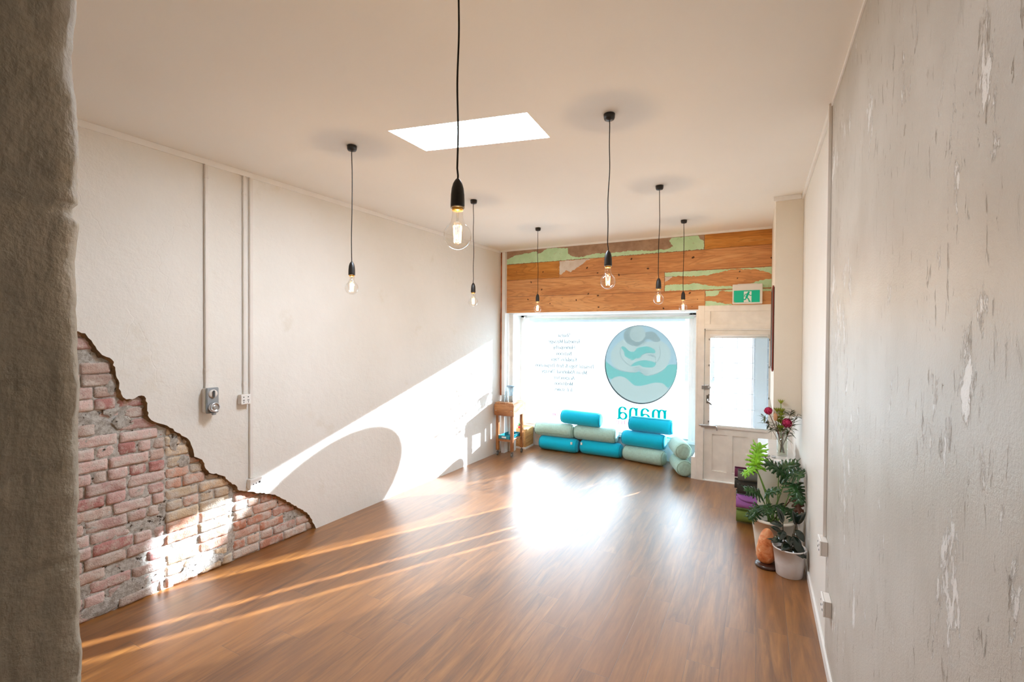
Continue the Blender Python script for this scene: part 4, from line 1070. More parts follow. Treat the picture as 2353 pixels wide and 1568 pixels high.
for (r, x0, x1, mat, pats) in boards:
    b = NB()
    zt0, zt1 = zr(x0, *rows[r]), zr(x1, *rows[r]); zb0, zb1 = zr(x0, *rows[r+1]), zr(x1, *rows[r+1])
    g = 0.0018
    n = 24
    dy = rng.uniform(-0.0015, 0.0015)
    def ring_at(u):
        x = x0 + (x1-x0)*u; zt = zt0 + (zt1-zt0)*u - g; zb = zb0 + (zb1-zb0)*u + g
        wob = 0.0012*noise.noise(Vector((x*6, r*3.0, 0)))
        return [(x, YF - 0.001, zb + wob), (x, YP + 0.002 + dy, zb + wob), (x, YP + dy, zb + 0.002 + wob), (x, YP + dy, zt - 0.002 + wob), (x, YP + 0.002 + dy, zt + wob), (x, YF - 0.001, zt + wob)]
    rings = [[b.verts.new(p) for p in ring_at(i/n)] for i in range(n+1)]
    for a, c in zip(rings, rings[1:]):
        for k in range(6): b.faces.new((a[k], c[k], c[(k+1) % 6], a[(k+1) % 6]))
    b.faces.new(rings[0]); b.faces.new(rings[-1][::-1])
    mats = [MT[mat], MT['knot']]
    for pi, (poly, pm) in enumerate(pats):
        mats.append(MT[pm])
        q = jag(poly, 0.007, 0.016, 4 + pi, True)
        zmax = max(p[1] for p in poly); zmin = min(p[1] for p in poly)
        q = [Vector((min(max(p.x, x0 + 0.001), x1 - 0.001), min(max(p.y, zmin), zmax))) for p in q]
        ngon(b, q, lambda u, v: (u, YP + dy - 0.0016, v), 2 + pi)
    for (kx, kz, kr) in knots:
        if x0 < kx < x1 and zr(kx, *rows[r+1]) < kz < zr(kx, *rows[r]):
            kr *= 0.00095
            lathe(b, [(kr*0.9, 0.0), (kr, 0.0012), (kr, 0.004)], (kx, YP + dy - 0.0022, kz), 12, mi=1, axis='y', fn=lambda a, h, s=kx: 1 + 0.25*math.cos(a*2+s*9) + 0.12*math.sin(a*5+s*5))
    obj('board', b, mats, clad)

# ================================================================== EXIT SIGN
sg = thing('exit_sign', 'green and white running man exit sign on the planks above the door', 'exit sign', (-0.13, YF - 0.05, 2.37))
sx0, sx1, sz0, sz1, sy = -0.305, 0.040, 2.372, 2.625, YF - 0.095
b = NB(); box(b, (sx0, sy, sz0), (sx1, YF - 0.024, sz1), 0.010); box(b, (sx0 + 0.06, sy + 0.01, sz1 - 0.004), (sx1 - 0.06, YF - 0.03, sz1 + 0.006), 0.003)
obj('housing', b, MT['pvc'], sg)
b = NB(); box(b, (sx0 + 0.016, sy - 0.004, sz0 + 0.018), (sx1 - 0.030, sy + 0.002, sz0 + 0.172), 0.002); obj('sign_face', b, MT['signgreen'], sg)
b = NB(); mx = -0.128; box(b, (mx - 0.044, sy - 0.0055, sz0 + 0.020), (mx + 0.044, sy - 0.0035, sz0 + 0.158)); obj('doorway_symbol', b, MT['signwhite'], sg)
b = NB()
def limb(pts, w):
    for (a, c) in zip(pts, pts[1:]):
        A, C_ = Vector(a), Vector(c)
        d = (C_ - A).normalized(); n_ = Vector((-d.y, d.x))*w/2
        A = A - d*w*0.3; C_ = C_ + d*w*0.3
        q = [(mx + p.x, sz0 + 0.025 + p.y) for p in (A+n_, C_+n_, C_-n_, A-n_)]
        f = [b.verts.new((p[0], sy - 0.0062, p[1])) for p in q]; g_ = [b.verts.new((p[0], sy - 0.0074, p[1])) for p in q]
        b.faces.new(g_)
        for k in range(4): b.faces.new((f[k], f[(k+1) % 4], g_[(k+1) % 4], g_[k]))
limb([(0.004, 0.105), (-0.012, 0.060)], 0.026)                          # trunk
limb([(0.008, 0.102), (0.030, 0.078), (0.044, 0.082)], 0.009)           # leading arm
limb([(0.0, 0.103), (-0.030, 0.094), (-0.038, 0.068)], 0.009)           # trailing arm
limb([(-0.012, 0.058), (0.012, 0.034), (0.018, 0.006), (0.030, 0.006)], 0.013)   # front leg
limb([(-0.014, 0.056), (-0.026, 0.030), (-0.052, 0.026), (-0.056, 0.010)], 0.013)# back leg
lathe(b, [(0.0, -0.0074), (0.012, -0.0074), (0.012, -0.0058)], (mx + 0.012, sy, sz0 + 0.025 + 0.120), 16, axis='y')
obj('running_man', b, MT['signgreen'], sg)
b = NB(); box(b, (sx0 + 0.02, sy - 0.006, sz0 + 0.020), (sx0 + 0.030, sy - 0.003, sz0 + 0.029)); obj('test_lamp', b, MT['brass'], sg)

# framed picture seen edge-on, on the side of the bulkhead
pf = thing('picture_frame', 'thin red-brown framed board seen edge-on against the boxed bulkhead', 'picture frame', (0.13, 5.74, 1.60))
b = NB()
box(b, (0.122, 5.43, 1.60), (0.134, 5.45, 2.47), 0.002); box(b, (0.122, 6.03, 1.60), (0.134, 6.05, 2.47), 0.002)
box(b, (0.122, 5.45, 1.60), (0.134, 6.03, 1.62), 0.002); box(b, (0.122, 5.45, 2.45), (0.134, 6.03, 2.47), 0.002)
obj('frame', b, MT['picframe'], pf)
b = NB(); box(b, (0.128, 5.445, 1.615), (0.1385, 6.035, 2.455)); obj('backing', b, MT['picback'], pf)

# ================================================================== PENDANT LAMPS
def make_pendant():
    t = thing('pendant_lamp', '', 'pendant lamp', (0, 0, H))
    b = NB(); lathe(b, [(0.0, -0.042), (0.010, -0.042), (0.030, -0.036), (0.034, -0.026), (0.036, -0.003), (0.0, 0.0)], (0, 0, 0), 28, cap=False); obj('canopy', b, MT['black'], t, local=True)
    b = NB()
    pts = [(0.0035*math.sin(z*7.0) + 0.002*math.sin(z*19+1), 0.003*math.cos(z*8.0+0.7), -z) for z in [0.035 + (0.86-0.035)*i/40 for i in range(41)]]
    pts[0] = (0, 0, -0.035); pts[-1] = (0, 0, -0.865); pts[-2] = (0.001, 0, -0.845)
    tube(b, pts, 0.0033, 8); obj('cord', b, MT['cord'], t, local=True)
    b = NB(); lathe(b, [(0.004, -0.855), (0.009, -0.860), (0.016, -0.872), (0.021, -0.890), (0.0235, -0.912), (0.0245, -0.945), (0.0245, -0.957), (0.021, -0.957), (0.020, -0.945), (0.0, -0.940)], (0, 0, 0), 28, cap=False); obj('lamp_holder', b, MT['black'], t, local=True)
    b = NB(); lathe(b, [(0.0, -0.948), (0.017, -0.948), (0.019, -0.960), (0.019, -0.966), (0.0, -0.966)], (0, 0, 0), 20, cap=False)
    obj('lamp_cap', b, MT['brass'], t, local=True)
    b = NB()
    cz, r = -1.052, 0.0478
    prof = [(0.0180, -0.960), (0.0185, -0.978), (0.0198, -0.992), (0.0222, -1.002), (0.0262, -1.0095)]
    for i in range(0, 21):
        a = R(50.5) - (R(50.5) + PI/2)*i/20
        prof.append((max(0.0004, r*math.cos(a)), cz + r*math.sin(a)))
    lathe(b, prof, (0, 0, 0), 36, cap=False); bulb = obj('bulb', b, MT['bulb'], t, local=True)
    b = NB()
    tube(b, [(0, 0, -0.966), (0, 0, -0.998), (0.0, 0, -1.004)], [0.006, 0.004, 0.006], 8)
    obj('glass_stem', b, MT['jug'], bulb, local=True)
    b = NB()
    zig = []
    n = 8
    for i in range(n+1):
        a = 2*PI*i/n
        rr = 0.0145
        x, y = rr*math.cos(a), rr*math.sin(a)
        zig += [(x, y, -1.018), (x*0.8, y*0.8, -1.076)] if i % 2 == 0 else [(x*0.8, y*0.8, -1.076), (x, y, -1.018)]
    tube(b, zig, 0.00075, 5)
    obj('filament', b, MT['fil'], bulb, local=True)
    ld = bpy.data.lights.new('bulb_glow', 'POINT'); ld.energy = 2.8; ld.color = (1.0, 0.68, 0.38); ld.shadow_soft_size = 0.007
    l = bpy.data.objects.new('bulb_glow', ld); COL.objects.link(l); l.parent = bulb; l.location = (0, 0, -1.048)
    return t
def copy_tree(o, parent=None):
    c = o.copy(); COL.objects.link(c); c.parent = parent
    for ch in [x for x in list(COL.objects) if x.parent == o]: copy_tree(ch, c)
    return c
proto = make_pendant()
spots = [((-0.925, 1.355), 'nearest and largest looking bare bulb pendant, its cord leaving the top of the picture'),
         ((-0.846, 2.915), 'bare bulb pendant whose ceiling cap is right of the skylight'),
         ((-0.828, 4.512), 'bare bulb pendant in the right row, second from the door, bulb over the planks'),
         ((-0.808, 5.976), 'bare bulb pendant in the right row, closest to the door, small bulb by window top'),
         ((-2.679, 2.544), 'bare bulb pendant of the left row nearest the camera, against the white left wall'),
         ((-2.624, 4.136), 'middle bare bulb pendant of the left row, just right of the nearest big bulb'),
         ((-2.552, 5.581), 'bare bulb pendant of the left row nearest the shop window, bulb over the planks')]
for i, ((x, y), lab) in enumerate(spots):
    o = proto if i == 0 else copy_tree(proto)
    o.location = (x, y, H)
    o.rotation_euler = (0, 0, R(37*i))
    tag(o, lab, 'pendant lamp', 'bare bulb pendants hanging from the ceiling')

# ================================================================== BOLSTERS
def bolster_meshes(kind, L=0.66, rad=0.121, seed=0):
    cm, pm = (MT['blue'], MT['zipm']) if kind == 'blue' else (MT['sage'], MT['zips'])
    rng = random.Random(seed)
    ph = rng.uniform(0, 6)
    def rmod(a, x):
        e = min(x + L/2, L/2 - x)
        pl = 0.013*math.exp(-(e/0.06)**2)*math.sin(a*15 + ph + 1.5*math.sin(a*2))
        sag = -0.05*max(0, -math.sin(a))**2 - 0.015*max(0, math.sin(a))
        wob = 0.016*noise.noise(Vector((x*5 + seed*7, math.cos(a)*1.3, math.sin(a)*1.3))) + 0.006*noise.noise(Vector((x*16 + seed, math.cos(a)*4, math.sin(a)*4)))
        return 1 + pl + sag + wob
    b = NB()
    prof = []
    n = 34
    for i in range(n+1):
        x = -L/2 + L*i/n
        e = min(x + L/2, L/2 - x)
        r = rad*(0.86 + 0.14*min(1, math.sqrt(max(0, e)/0.05)))
        if e < 0.001: r = rad*0.84
        prof.append((r, x))
    lathe(b, prof, (0, 0, 0), 56, axis='x', cap=False, fn=rmod)
    meshes = [('cover', b, cm)]
    for s in (-1, 1):
        b = NB()
        pr = [(rad*0.845, s*(L/2 - 0.001)), (rad*0.80, s*(L/2 + 0.010)), (rad*0.6, s*(L/2 + 0.019)), (rad*0.3, s*(L/2 + 0.022)), (0.002, s*(L/2 + 0.020))]
        lathe(b, pr, (0, 0, 0), 56, axis='x', cap=False, fn=lambda a, h: 1 + 0.008*math.sin(a*15 + ph))
        meshes.append(('end_panel', b, cm))
        b = NB()
        tube(b, [(s*(L/2 + 0.001), rad*0.862*math.cos(2*PI*i/40)*rmod(2*PI*i/40, s*L/2), rad*0.862*math.sin(2*PI*i/40)*rmod(2*PI*i/40, s*L/2)) for i in range(41)], 0.0035, 6, cap=False)
        meshes.append(('piping', b, pm))
    return meshes
def bolster(kind, c, yaw, label, seed, L=0.66, rad=0.121, seam=None, tagx=None, pitch=0.0):
    t = thing('bolster', label, 'bolster', c, 'turquoise and sage yoga bolsters under the shop window')
    t.rotation_euler = (0, R(pitch), R(yaw))
    cover = None
    for nm, b, m in bolster_meshes(kind, L, rad, seed):
        o = obj(nm, b, m, t, local=True)
        if nm == 'cover': cover = o
    if seam is not None:
        b = NB(); a = R(seam)
        tube(b, [(-L/2 + 0.02 + (L - 0.04)*i/16, rad*1.012*math.cos(a + 0.03*math.sin(i)), rad*1.012*math.sin(a + 0.03*math.sin(i))) for i in range(17)], 0.004, 6)
        obj('zip_seam', b, MT['zipm'] if kind == 'blue' else MT['zips'], t, local=True)
    if tagx is not None:
        b = NB()
        box(b, (tagx - 0.014, -rad - 0.004, 0.045), (tagx + 0.014, -rad*0.90, 0.085))
        o = obj('care_label', b, MT['paper'], t, local=True); tag(o, 'white sewn label')
RD = 0.121
ZB = 0.1155
bolster('blue', (-2.965, 7.40, ZB), -2, 'turquoise bolster on the floor at the left end of the row, beside the wooden box', 1, L=0.66, tagx=0.27)
bolster('blue', (-2.245, 7.43, ZB), -3, 'turquoise bolster on the floor, second from the left, under a sage one', 2, L=0.66, tagx=-0.295)
bolster('sage', (-3.05, 7.41, ZB + 0.231), -1, 'sage bolster in the middle layer at the far left, a seam along its side', 3, L=0.66, seam=200)
bolster('sage', (-2.335, 7.42, ZB + 0.231), -2, 'sage bolster in the middle layer right of another sage one, below the highest turquoise bolster', 4, L=0.68)
bolster('blue', (-2.585, 7.43, ZB + 0.462), -2, 'turquoise bolster lying alone on top of two sage ones, left of the big word', 5, L=0.66, pitch=1.2)
bolster('sage', (-1.535, 7.33, ZB), -13, 'sage bolster on the floor under two turquoise ones, right-hand pile', 6, L=0.62)
bolster('blue', (-1.55, 7.36, ZB + 0.231), -8, 'turquoise bolster in the middle of the right-hand pile of three', 7, L=0.64)
bolster('blue', (-1.445, 7.38, ZB + 0.462), -6, 'turquoise bolster on top of the right-hand pile, dark seam along its top', 8, L=0.64, seam=118)
bolster('sage', (-0.965, 7.08, ZB), -70, 'sage bolster on the floor by the door frame, under the other end-on one', 9, L=0.50, rad=0.120)
bolster('sage', (-0.985, 7.10, ZB + 0.231), -70, 'sage bolster lying end-on upon another sage one by the door frame', 10, L=0.50, rad=0.120)

# ================================================================== CORNER BOX, TROLLEY AND WHAT STANDS ON THEM
bx = thing('wooden_box', 'low knotty plywood box in the left corner behind the trolley', 'box', (-3.64, 7.4, 0))
b = NB(); box(b, (-3.775, 7.205, 0.035), (-3.505, 7.52, 0.34), 0.004); obj('carcass', b, MT['ply'], bx)
b = NB(); box(b, (-3.78, 7.197, 0.0), (-3.50, 7.525, 0.034), 0.003); obj('plinth', b, MT['white'], bx)
fg = thing('ornament', 'tiny red and green ornament on the wooden box in the corner', 'ornament', (-3.645, 7.27, 0.34))
b = NB(); lathe(b, [(0.0, 0), (0.030, 0), (0.034, 0.018), (0.028, 0.034), (0.0, 0.036)], (-3.645, 7.27, 0.3402), 16, cap=False); obj('bowl', b, MT['red'], fg)
b = NB(); lathe(b, [(0.012, 0.034), (0.017, 0.05), (0.013, 0.075), (0.004, 0.095)], (-3.655, 7.27, 0.3402), 12); obj('sprout', b, MT['toygreen'], fg)

TX0, TX1, TY0, TY1 = -3.775, -3.425, 6.60, 7.03
tr = thing('trolley', 'small slatted hardwood trolley on castors against the left wall', 'trolley', (-3.6, 6.82, 0))
b = NB()
for i in range(7):
    x0 = TX0 + 0.012 + (TX1-TX0-0.024)*i/7
    box(b, (x0, TY0 + 0.01, 0.836), (x0 + (TX1-TX0-0.024)/7 - 0.001, TY1 - 0.01, 0.866), 0.002, mi=i % 2)
obj('butcher_block_top', b, [MT['block'], MT['teakz']], tr)
for q in (((TX0, TY0, 0.655), (TX1, TY0 + 0.02, 0.838)), ((TX0, TY1 - 0.02, 0.655), (TX1, TY1, 0.838))):
    b = NB(); box(b, *q, 0.003); obj('apron', b, MT['teak'], tr)
for q in (((TX0, TY0 + 0.0205, 0.655), (TX0 + 0.02, TY1 - 0.0205, 0.838)), ((TX1 - 0.02, TY0 + 0.0205, 0.655), (TX1, TY1 - 0.0205, 0.838))):
    b = NB(); box(b, *q, 0.003); obj('side_apron', b, MT['teaky'], tr)
for (x, y) in ((TX0 + 0.03, TY0 - 0.001), (TX1 - 0.04, TY0 - 0.001)):
    b = NB(); lathe(b, [(0.0, -0.004), (0.006, -0.003), (0.007, 0.001)], (x, y, 0.735), 10, axis='y'); obj('screw_head', b, MT['steel'], tr)
for y in (TY0 + 0.06, TY1 - 0.05):
    b = NB(); lathe(b, [(0.007, -0.001), (0.006, 0.003), (0.0, 0.004)], (TX1 + 0.001, y, 0.735), 10, axis='x'); obj('screw_head', b, MT['steel'], tr)
for (x, y) in ((TX0 + 0.02, TY0 + 0.021), (TX1 - 0.067, TY0 + 0.021), (TX0 + 0.02, TY1 - 0.067), (TX1 - 0.067, TY1 - 0.067)):
    b = NB(); box(b, (x, y, 0.088), (x + 0.046, y + 0.046, 0.80), 0.005); lg = obj('leg', b, MT['teakz'], tr)
    b = NB(); lathe(b, [(0.027, -0.011), (0.029, -0.006), (0.029, 0.006), (0.027, 0.011)], (x + 0.023, y + 0.018, 0.0295), 20, axis='x')
    wv = obj('castor', b, MT['darksteel'], lg)
    b = NB(); tube(b, [(x + 0.023, y + 0.025, 0.09), (x + 0.023, y + 0.025, 0.066)], 0.009, 8); box(b, (x + 0.008, y + 0.008, 0.030), (x + 0.011, y + 0.038, 0.066)); box(b, (x + 0.035, y + 0.008, 0.030), (x + 0.038, y + 0.038, 0.066)); box(b, (x + 0.008, y + 0.008, 0.062), (x + 0.038, y + 0.038, 0.067))
    obj('castor_fork', b, MT['darksteel'], lg)
b = NB()
for i in range(5):
    x0 = TX0 + 0.03 + (TX1-TX0-0.06)*i/5
    box(b, (x0, TY0 + 0.03, 0.258), (x0 + (TX1-TX0-0.06)/5 - 0.003, TY1 - 0.03, 0.278), 0.002)
box(b, (TX0 + 0.03, TY0 + 0.03, 0.238), (TX1 - 0.03, TY0 + 0.06, 0.258)); box(b, (TX0 + 0.03, TY1 - 0.06, 0.238), (TX1 - 0.03, TY1 - 0.03, 0.258))
obj('lower_shelf', b, MT['teak'], tr)
ty = thing('tray', 'teal painted tray on the lower shelf of the trolley', 'tray', (-3.6, 6.82, 0.278))
b = NB()
x0, x1, y0, y1 = -3.742, -3.458, TY0 + 0.070, TY1 - 0.070
x0, x1 = TX0 + 0.068, TX1 - 0.070
y0, y1 = TY0 + 0.025, TY1 - 0.025
zt = 0.2785
box(b, (x0, y0, zt), (x1, y1, zt + 0.006)); box(b, (x0, y0, zt), (x1, y0 + 0.008, zt + 0.055), 0.002); box(b, (x0, y1 - 0.008, zt), (x1, y1, zt + 0.055), 0.002)
box(b, (x0, y0, zt), (x0 + 0.008, y1, zt + 0.055), 0.002); box(b, (x1 - 0.008, y0, zt), (x1, y1, zt + 0.055), 0.002)
obj('tray_body', b, MT['tealbox'], ty)
b = NB(); box(b, (x0 + 0.06, y0 - 0.002, zt + 0.014), (x0 + 0.14, y0 + 0.002, zt + 0.040)); o = obj('label_holder', b, MT['paper'], ty)
# glass plate, filter jug, tumblers
gp = thing('glass_plate', 'round clear glass plate under the jug on top of the trolley', 'plate', (-3.63, 6.80, 0.866))
b = NB(); lathe(b, [(0.0, 0.0), (0.125, 0.0), (0.142, 0.008), (0.146, 0.014), (0.139, 0.012), (0.122, 0.005), (0.0, 0.004)], (-3.625, 6.80, 0.8665), 40, cap=False); obj('plate_body', b, MT['jug'], gp)
jg = thing('water_jug', 'clear plastic water filter jug with pale blue lid on the trolley', 'jug', (-3.58, 6.80, 0.874))
jx, jy, jz = -3.575, 6.80, 0.8735
def jp(a, h): return 1 + 0.12*abs(math.cos(a))
b = NB(); lathe(b, [(0.0, 0.002), (0.050, 0.0), (0.054, 0.01), (0.060, 0.12), (0.066, 0.235), (0.064, 0.235), (0.057, 0.12), (0.050, 0.012), (0.0, 0.008)], (jx, jy, jz), 32, cap=False, fn=jp); obj('jug_body', b, MT['jug'], jg)
b = NB(); lathe(b, [(0.0, 0.236), (0.066, 0.236), (0.067, 0.250), (0.0, 0.256)], (jx, jy, jz), 32, cap=False, fn=jp); obj('lid', b, plain('pale_blue_plastic', (0.28, 0.42, 0.55), 0.4), jg)
b = NB(); lathe(b, [(0.046, 0.232), (0.042, 0.15), (0.030, 0.135), (0.026, 0.085), (0.0, 0.080)], (jx, jy, jz), 24, cap=False); obj('filter_insert', b, film_mat('milky_plastic', (0.50, 0.62, 0.68), 0.35, 0.5), jg)
b = NB(); tube(b, [(jx + 0.068, jy, jz + 0.225), (jx + 0.115, jy, jz + 0.215), (jx + 0.125, jy, jz + 0.16), (jx + 0.108, jy, jz + 0.09), (jx + 0.066, jy, jz + 0.07)], 0.008, 8); obj('handle', b, MT['jug'], jg)
def tumbler(x, y, z, label, r=0.033, h=0.10):
    t = thing('drinking_glass', label, 'glass', (x, y, z), 'tumblers on the trolley plate')
    b = NB(); lathe(b, [(0.0, 0.0), (r*0.8, 0.0), (r, h), (r*0.95, h), (r*0.75, 0.006), (0.0, 0.005)], (x, y, z), 24, cap=False); obj('glass_wall', b, MT['jug'], t)
tumbler(-3.69, 6.755, 0.8725, 'clear tumbler on the glass plate, the one nearest the room')
tumbler(-3.70, 6.85, 0.8725, 'clear tall tumbler on the glass plate, behind the other tumbler near the wall', 0.034, 0.15)

# ================================================================== SOCKETS, SWITCH AND CONDUITS
def lbox(bm, y0, y1, z0, z1, d0, d1, bev=0.0, mi=0):
    vs = box(bm, (0, y0, z0), (1, y1, z1))
    for v in vs:
        d = d0 if v.co.x < 0.5 else d1
        v.co = lw(v.co.y, v.co.z, d)
    if bev:
        es = list({e for v in vs for e in v.link_edges})
        bmesh.ops.bevel(bm, geom=es, offset=bev, segments=2, affect='EDGES')
def conduit(name, y, z0, z1, w, d, label, coup=None):
    t = thing(name, label, 'conduit', lw(y, z0), 'white cable conduits down the left wall')
    b = NB(); lbox(b, y - w/2, y + w/2, z0, z1, 0.001, d, 0.003); obj('duct', b, MT['pvc'], t)
    if coup:
        for z in coup:
            b = NB(); lbox(b, y - w/2 - 0.004, y + w/2 + 0.004, z - 0.012, z + 0.012, 0.001, d + 0.004, 0.003); obj('saddle_clip', b, MT['pvc'], t)
conduit('cable_conduit', 2.203, 1.515, H - 0.048, 0.022, 0.024, 'white conduit from ceiling to the grey isolator switch', (3.20, 1.66))
conduit('cable_conduit', 2.512, 1.432, H - 0.048, 0.020, 0.022, 'white conduit from ceiling down to the upper white socket', (3.15, 1.52))
conduit('cable_conduit', 2.572, 0.688, H - 0.048, 0.030, 0.022, 'white conduit from ceiling down to the low socket above the brick')
sw = thing('isolator_switch', 'grey industrial switch and socket box on the left wall above the bricks', 'switch', lw(2.24, 1.31))
b = NB(); lbox(b, 2.175, 2.265, 1.315, 1.515, 0.001, 0.055, 0.006); obj('back_box', b, MT['pvc'], sw)
b = NB(); lbox(b, 2.173, 2.267, 1.313, 1.517, 0.0555, 0.075, 0.005); cv = obj('front_cover', b, MT['grey'], sw)
def ldisc(bm, y, z, d0, prof, n=24):
    """turned piece standing out from the left wall"""
    rings = []
    for r, h in prof:
        rings.append([bm.verts.new(lw(y + r*math.cos(2*PI*i/n), z + r*math.sin(2*PI*i/n), d0 + h)) for i in range(n)])
    for a, c in zip(rings, rings[1:]):
        for i in range(n):
            f = bm.faces.new((a[i], a[(i+1) % n], c[(i+1) % n], c[i])); f.smooth = True
    bm.faces.new(rings[-1])
b = NB(); ldisc(b, 2.22, 1.468, 0.075, [(0.034, 0), (0.034, 0.006), (0.018, 0.009)]); obj('switch_dial', b, MT['pvc'], sw)
b = NB(); lbox(b, 2.212, 2.228, 1.440, 1.496, 0.083, 0.098, 0.004); obj('switch_lever', b, MT['dgrey'], sw)
b = NB(); ldisc(b, 2.22, 1.362, 0.075, [(0.038, 0), (0.040, 0.030), (0.034, 0.036), (0.031, 0.036), (0.029, 0.028), (0.014, 0.028), (0.012, 0.034)]); obj('socket_outlet', b, MT['steel'], sw)
b = NB(); lbox(b, 2.206, 2.234, 1.300, 1.322, 0.075, 0.10, 0.004); obj('cable_clip', b, MT['grey'], sw)
def wall_socket(y0, y1, z0, z1, dep, label, pins):
    t = thing('wall_socket', label, 'socket', lw((y0+y1)/2, z0), 'white power sockets on the walls')
    b = NB(); lbox(b, y0, y1, z0, z1, 0.001, dep, 0.004); obj('back_box', b, MT['pvc'], t)
    b = NB(); lbox(b, y0 - 0.001, y1 + 0.001, z0 - 0.001, z1 + 0.001, dep + 0.0002, dep + 0.010, 0.003); pl = obj('face_plate', b, MT['white'], t)
    b = NB()
    for (u, v, w, h) in pins:
        y = y0 + (y1-y0)*u; z = z0 + (z1-z0)*v
        lbox(b, y - w, y + w, z - h, z + h, dep + 0.0103, dep + 0.0118)
    obj('pin_slot', b, MT['hole'], pl)
wall_socket(2.462, 2.575 - 0.030, 1.348, 1.430, 0.045, 'white double socket on the left wall beside the conduits', [(0.25, 0.75, .004, .004), (0.72, 0.75, .004, .004), (0.2, 0.42, .002, .005), (0.3, 0.42, .002, .005), (0.25, 0.22, .002, .005), (0.68, 0.42, .002, .005), (0.78, 0.42, .002, .005), (0.73, 0.22, .002, .005)])
wall_socket(2.540, 2.645, 0.605, 0.686, 0.045, 'low white socket on the left wall just above the broken plaster', [(0.25, 0.45, .004, .004), (0.5, 0.5, .004, .004), (0.78, 0.55, .008, .008)])
# right wall
cd = thing('cable_conduit', 'tall cream conduit down the right wall between ceiling and socket', 'conduit', (XR, 3.40, 0.75))
b = NB(); box(b, (XR - 0.022, 3.385, 0.745), (XR - 0.0045, 3.425, H - 0.001), 0.002); obj('duct', b, MT['pvc'], cd)
def rsocket(yc, z0, z1, label, h=0.058):
    t = thing('wall_socket', label, 'socket', (XR, yc, z0), 'white power sockets on the walls')
    b = NB(); box(b, (XR - 0.036, yc - h, z0), (XR - 0.0045, yc + h, z1), 0.003); obj('back_box', b, MT['pvc'], t)
    b = NB(); box(b, (XR - 0.046, yc - h - 0.001, z0 - 0.001), (XR - 0.0362, yc + h + 0.001, z1 + 0.001), 0.003); pl = obj('face_plate', b, MT['white'], t)
    b = NB()
    for dy, dz in ((-0.03, 0.055), (0.03, 0.055), (-0.035, 0.025), (-0.025, 0.025), (0.025, 0.025), (0.035, 0.025)):
        box(b, (XR - 0.0475, yc + dy - 0.002, z0 + dz - 0.005), (XR - 0.0459, yc + dy + 0.002, z0 + dz + 0.005))
    obj('pin_slot', b, MT['hole'], pl)
rsocket(3.36, 0.655, 0.742, 'white socket at the foot of the conduit on the right wall')
rsocket(3.17, 0.392, 0.480, 'low white socket on the right wall near the floor, below the other')

# ================================================================== LOW SHELF, MATS AND CANDLES
sh = thing('bench_shelf', 'low white laminate shelf unit along the right wall under the vase', 'shelf', (0.17, 5.6, 0))
X0, X1, Y0, Y1, ZT = 0.007, 0.325, 5.00, 6.16, 0.77
b = NB(); box(b, (X0, Y0, ZT - 0.035), (X1, Y1, ZT), 0.002); obj('top_panel', b, MT['laminate'], sh)
b = NB(); box(b, (X0, Y0, 0.0), (X1, Y0 + 0.035, ZT - 0.0355), 0.002); obj('end_panel', b, MT['laminateside'], sh)
b = NB(); box(b, (X0, Y1 - 0.035, 0.0), (X1, Y1, ZT - 0.0355), 0.002); obj('end_panel', b, MT['laminateside'], sh)
b = NB(); box(b, (X0, 5.575, 0.0), (X1, 5.60, ZT - 0.0355)); obj('divider', b, MT['laminateside'], sh)
b = NB()
for (x, z) in ((X0 + 0.018, ZT - 0.018), (X0 + 0.018, ZT - 0.055)):
    lathe(b, [(0.0, -0.0012), (0.006, -0.001), (0.006, 0.001)], (x, Y0, z), 12, axis='y')
obj('cam_bolt_hole', b, MT['hole'], sh)
def rolled_mat(y, z, r, x0, x1, mat, label, flap=False, turns=3.2, sq=1.0):
    t = thing('rolled_mat', label, 'yoga mat', (x0, y, z - r), 'rolled yoga mats stacked in the white shelf')
    b = NB()
    n = 90
    th = r/(turns + 0.6)
    ins, outs = [], []
    for i in range(n+1):
        a = 2*PI*turns*i/n
        ro = 0.012 + (r - 0.012)*i/n
        ri = ro - th*0.72
        ri = max(ri, 0.003)
        ph = R(100) - 2*PI*turns + a
        for lst_, rr in ((ins, ri), (outs, ro)):
            lst_.append((rr*math.cos(ph), rr*math.sin(ph)*sq))
    V = {}
    for nm_, L_ in (('i', ins), ('o', outs)):
        for e, x in ((0, x0), (1, x1)):
            V[nm_, e] = [b.verts.new((x, y + p[0], z + p[1])) for p in L_]
    for i in range(n):
        for q in ((V['o', 0][i], V['o', 0][i+1], V['o', 1][i+1], V['o', 1][i]), (V['i', 0][i], V['i', 1][i], V['i', 1][i+1], V['i', 0][i+1]),
                  (V['i', 0][i], V['i', 0][i+1], V['o', 0][i+1], V['o', 0][i]), (V['i', 1][i], V['o', 1][i], V['o', 1][i+1], V['i', 1][i+1])):
            f = b.faces.new(q); f.smooth = True
    b.faces.new((V['i', 0][n], V['i', 1][n], V['o', 1][n], V['o', 0][n]))
    obj('foam_roll', b, mat, t, recalc=True)
    if flap:
        b = NB()
        m = 12
        for i in range(m):
            def pt(u, k): 
                a = R(98) + k*R(62)*(0.55 + 0.45*math.sin(PI*min(1, max(0, (u*1.0)))**0.6))
                rr = r + 0.004
                return (x0 + 0.012 + (x1-x0-0.03)*u, y + rr*math.cos(a), z + rr*math.sin(a)*sq)
            for k in range(5):
                f = b.faces.new([b.verts.new(pt(*q)) for q in ((i/m, k/5), ((i+1)/m, k/5), ((i+1)/m, (k+1)/5), (i/m, (k+1)/5))]); f.smooth = True
        bmesh.ops.remove_doubles(b, verts=b.verts, dist=0.0003)
        o = obj('loose_flap', b, mat, t)
        md = o.modifiers.new('thick', 'SOLIDIFY'); md.thickness = 0.004
ym = 5.46 + 0.0
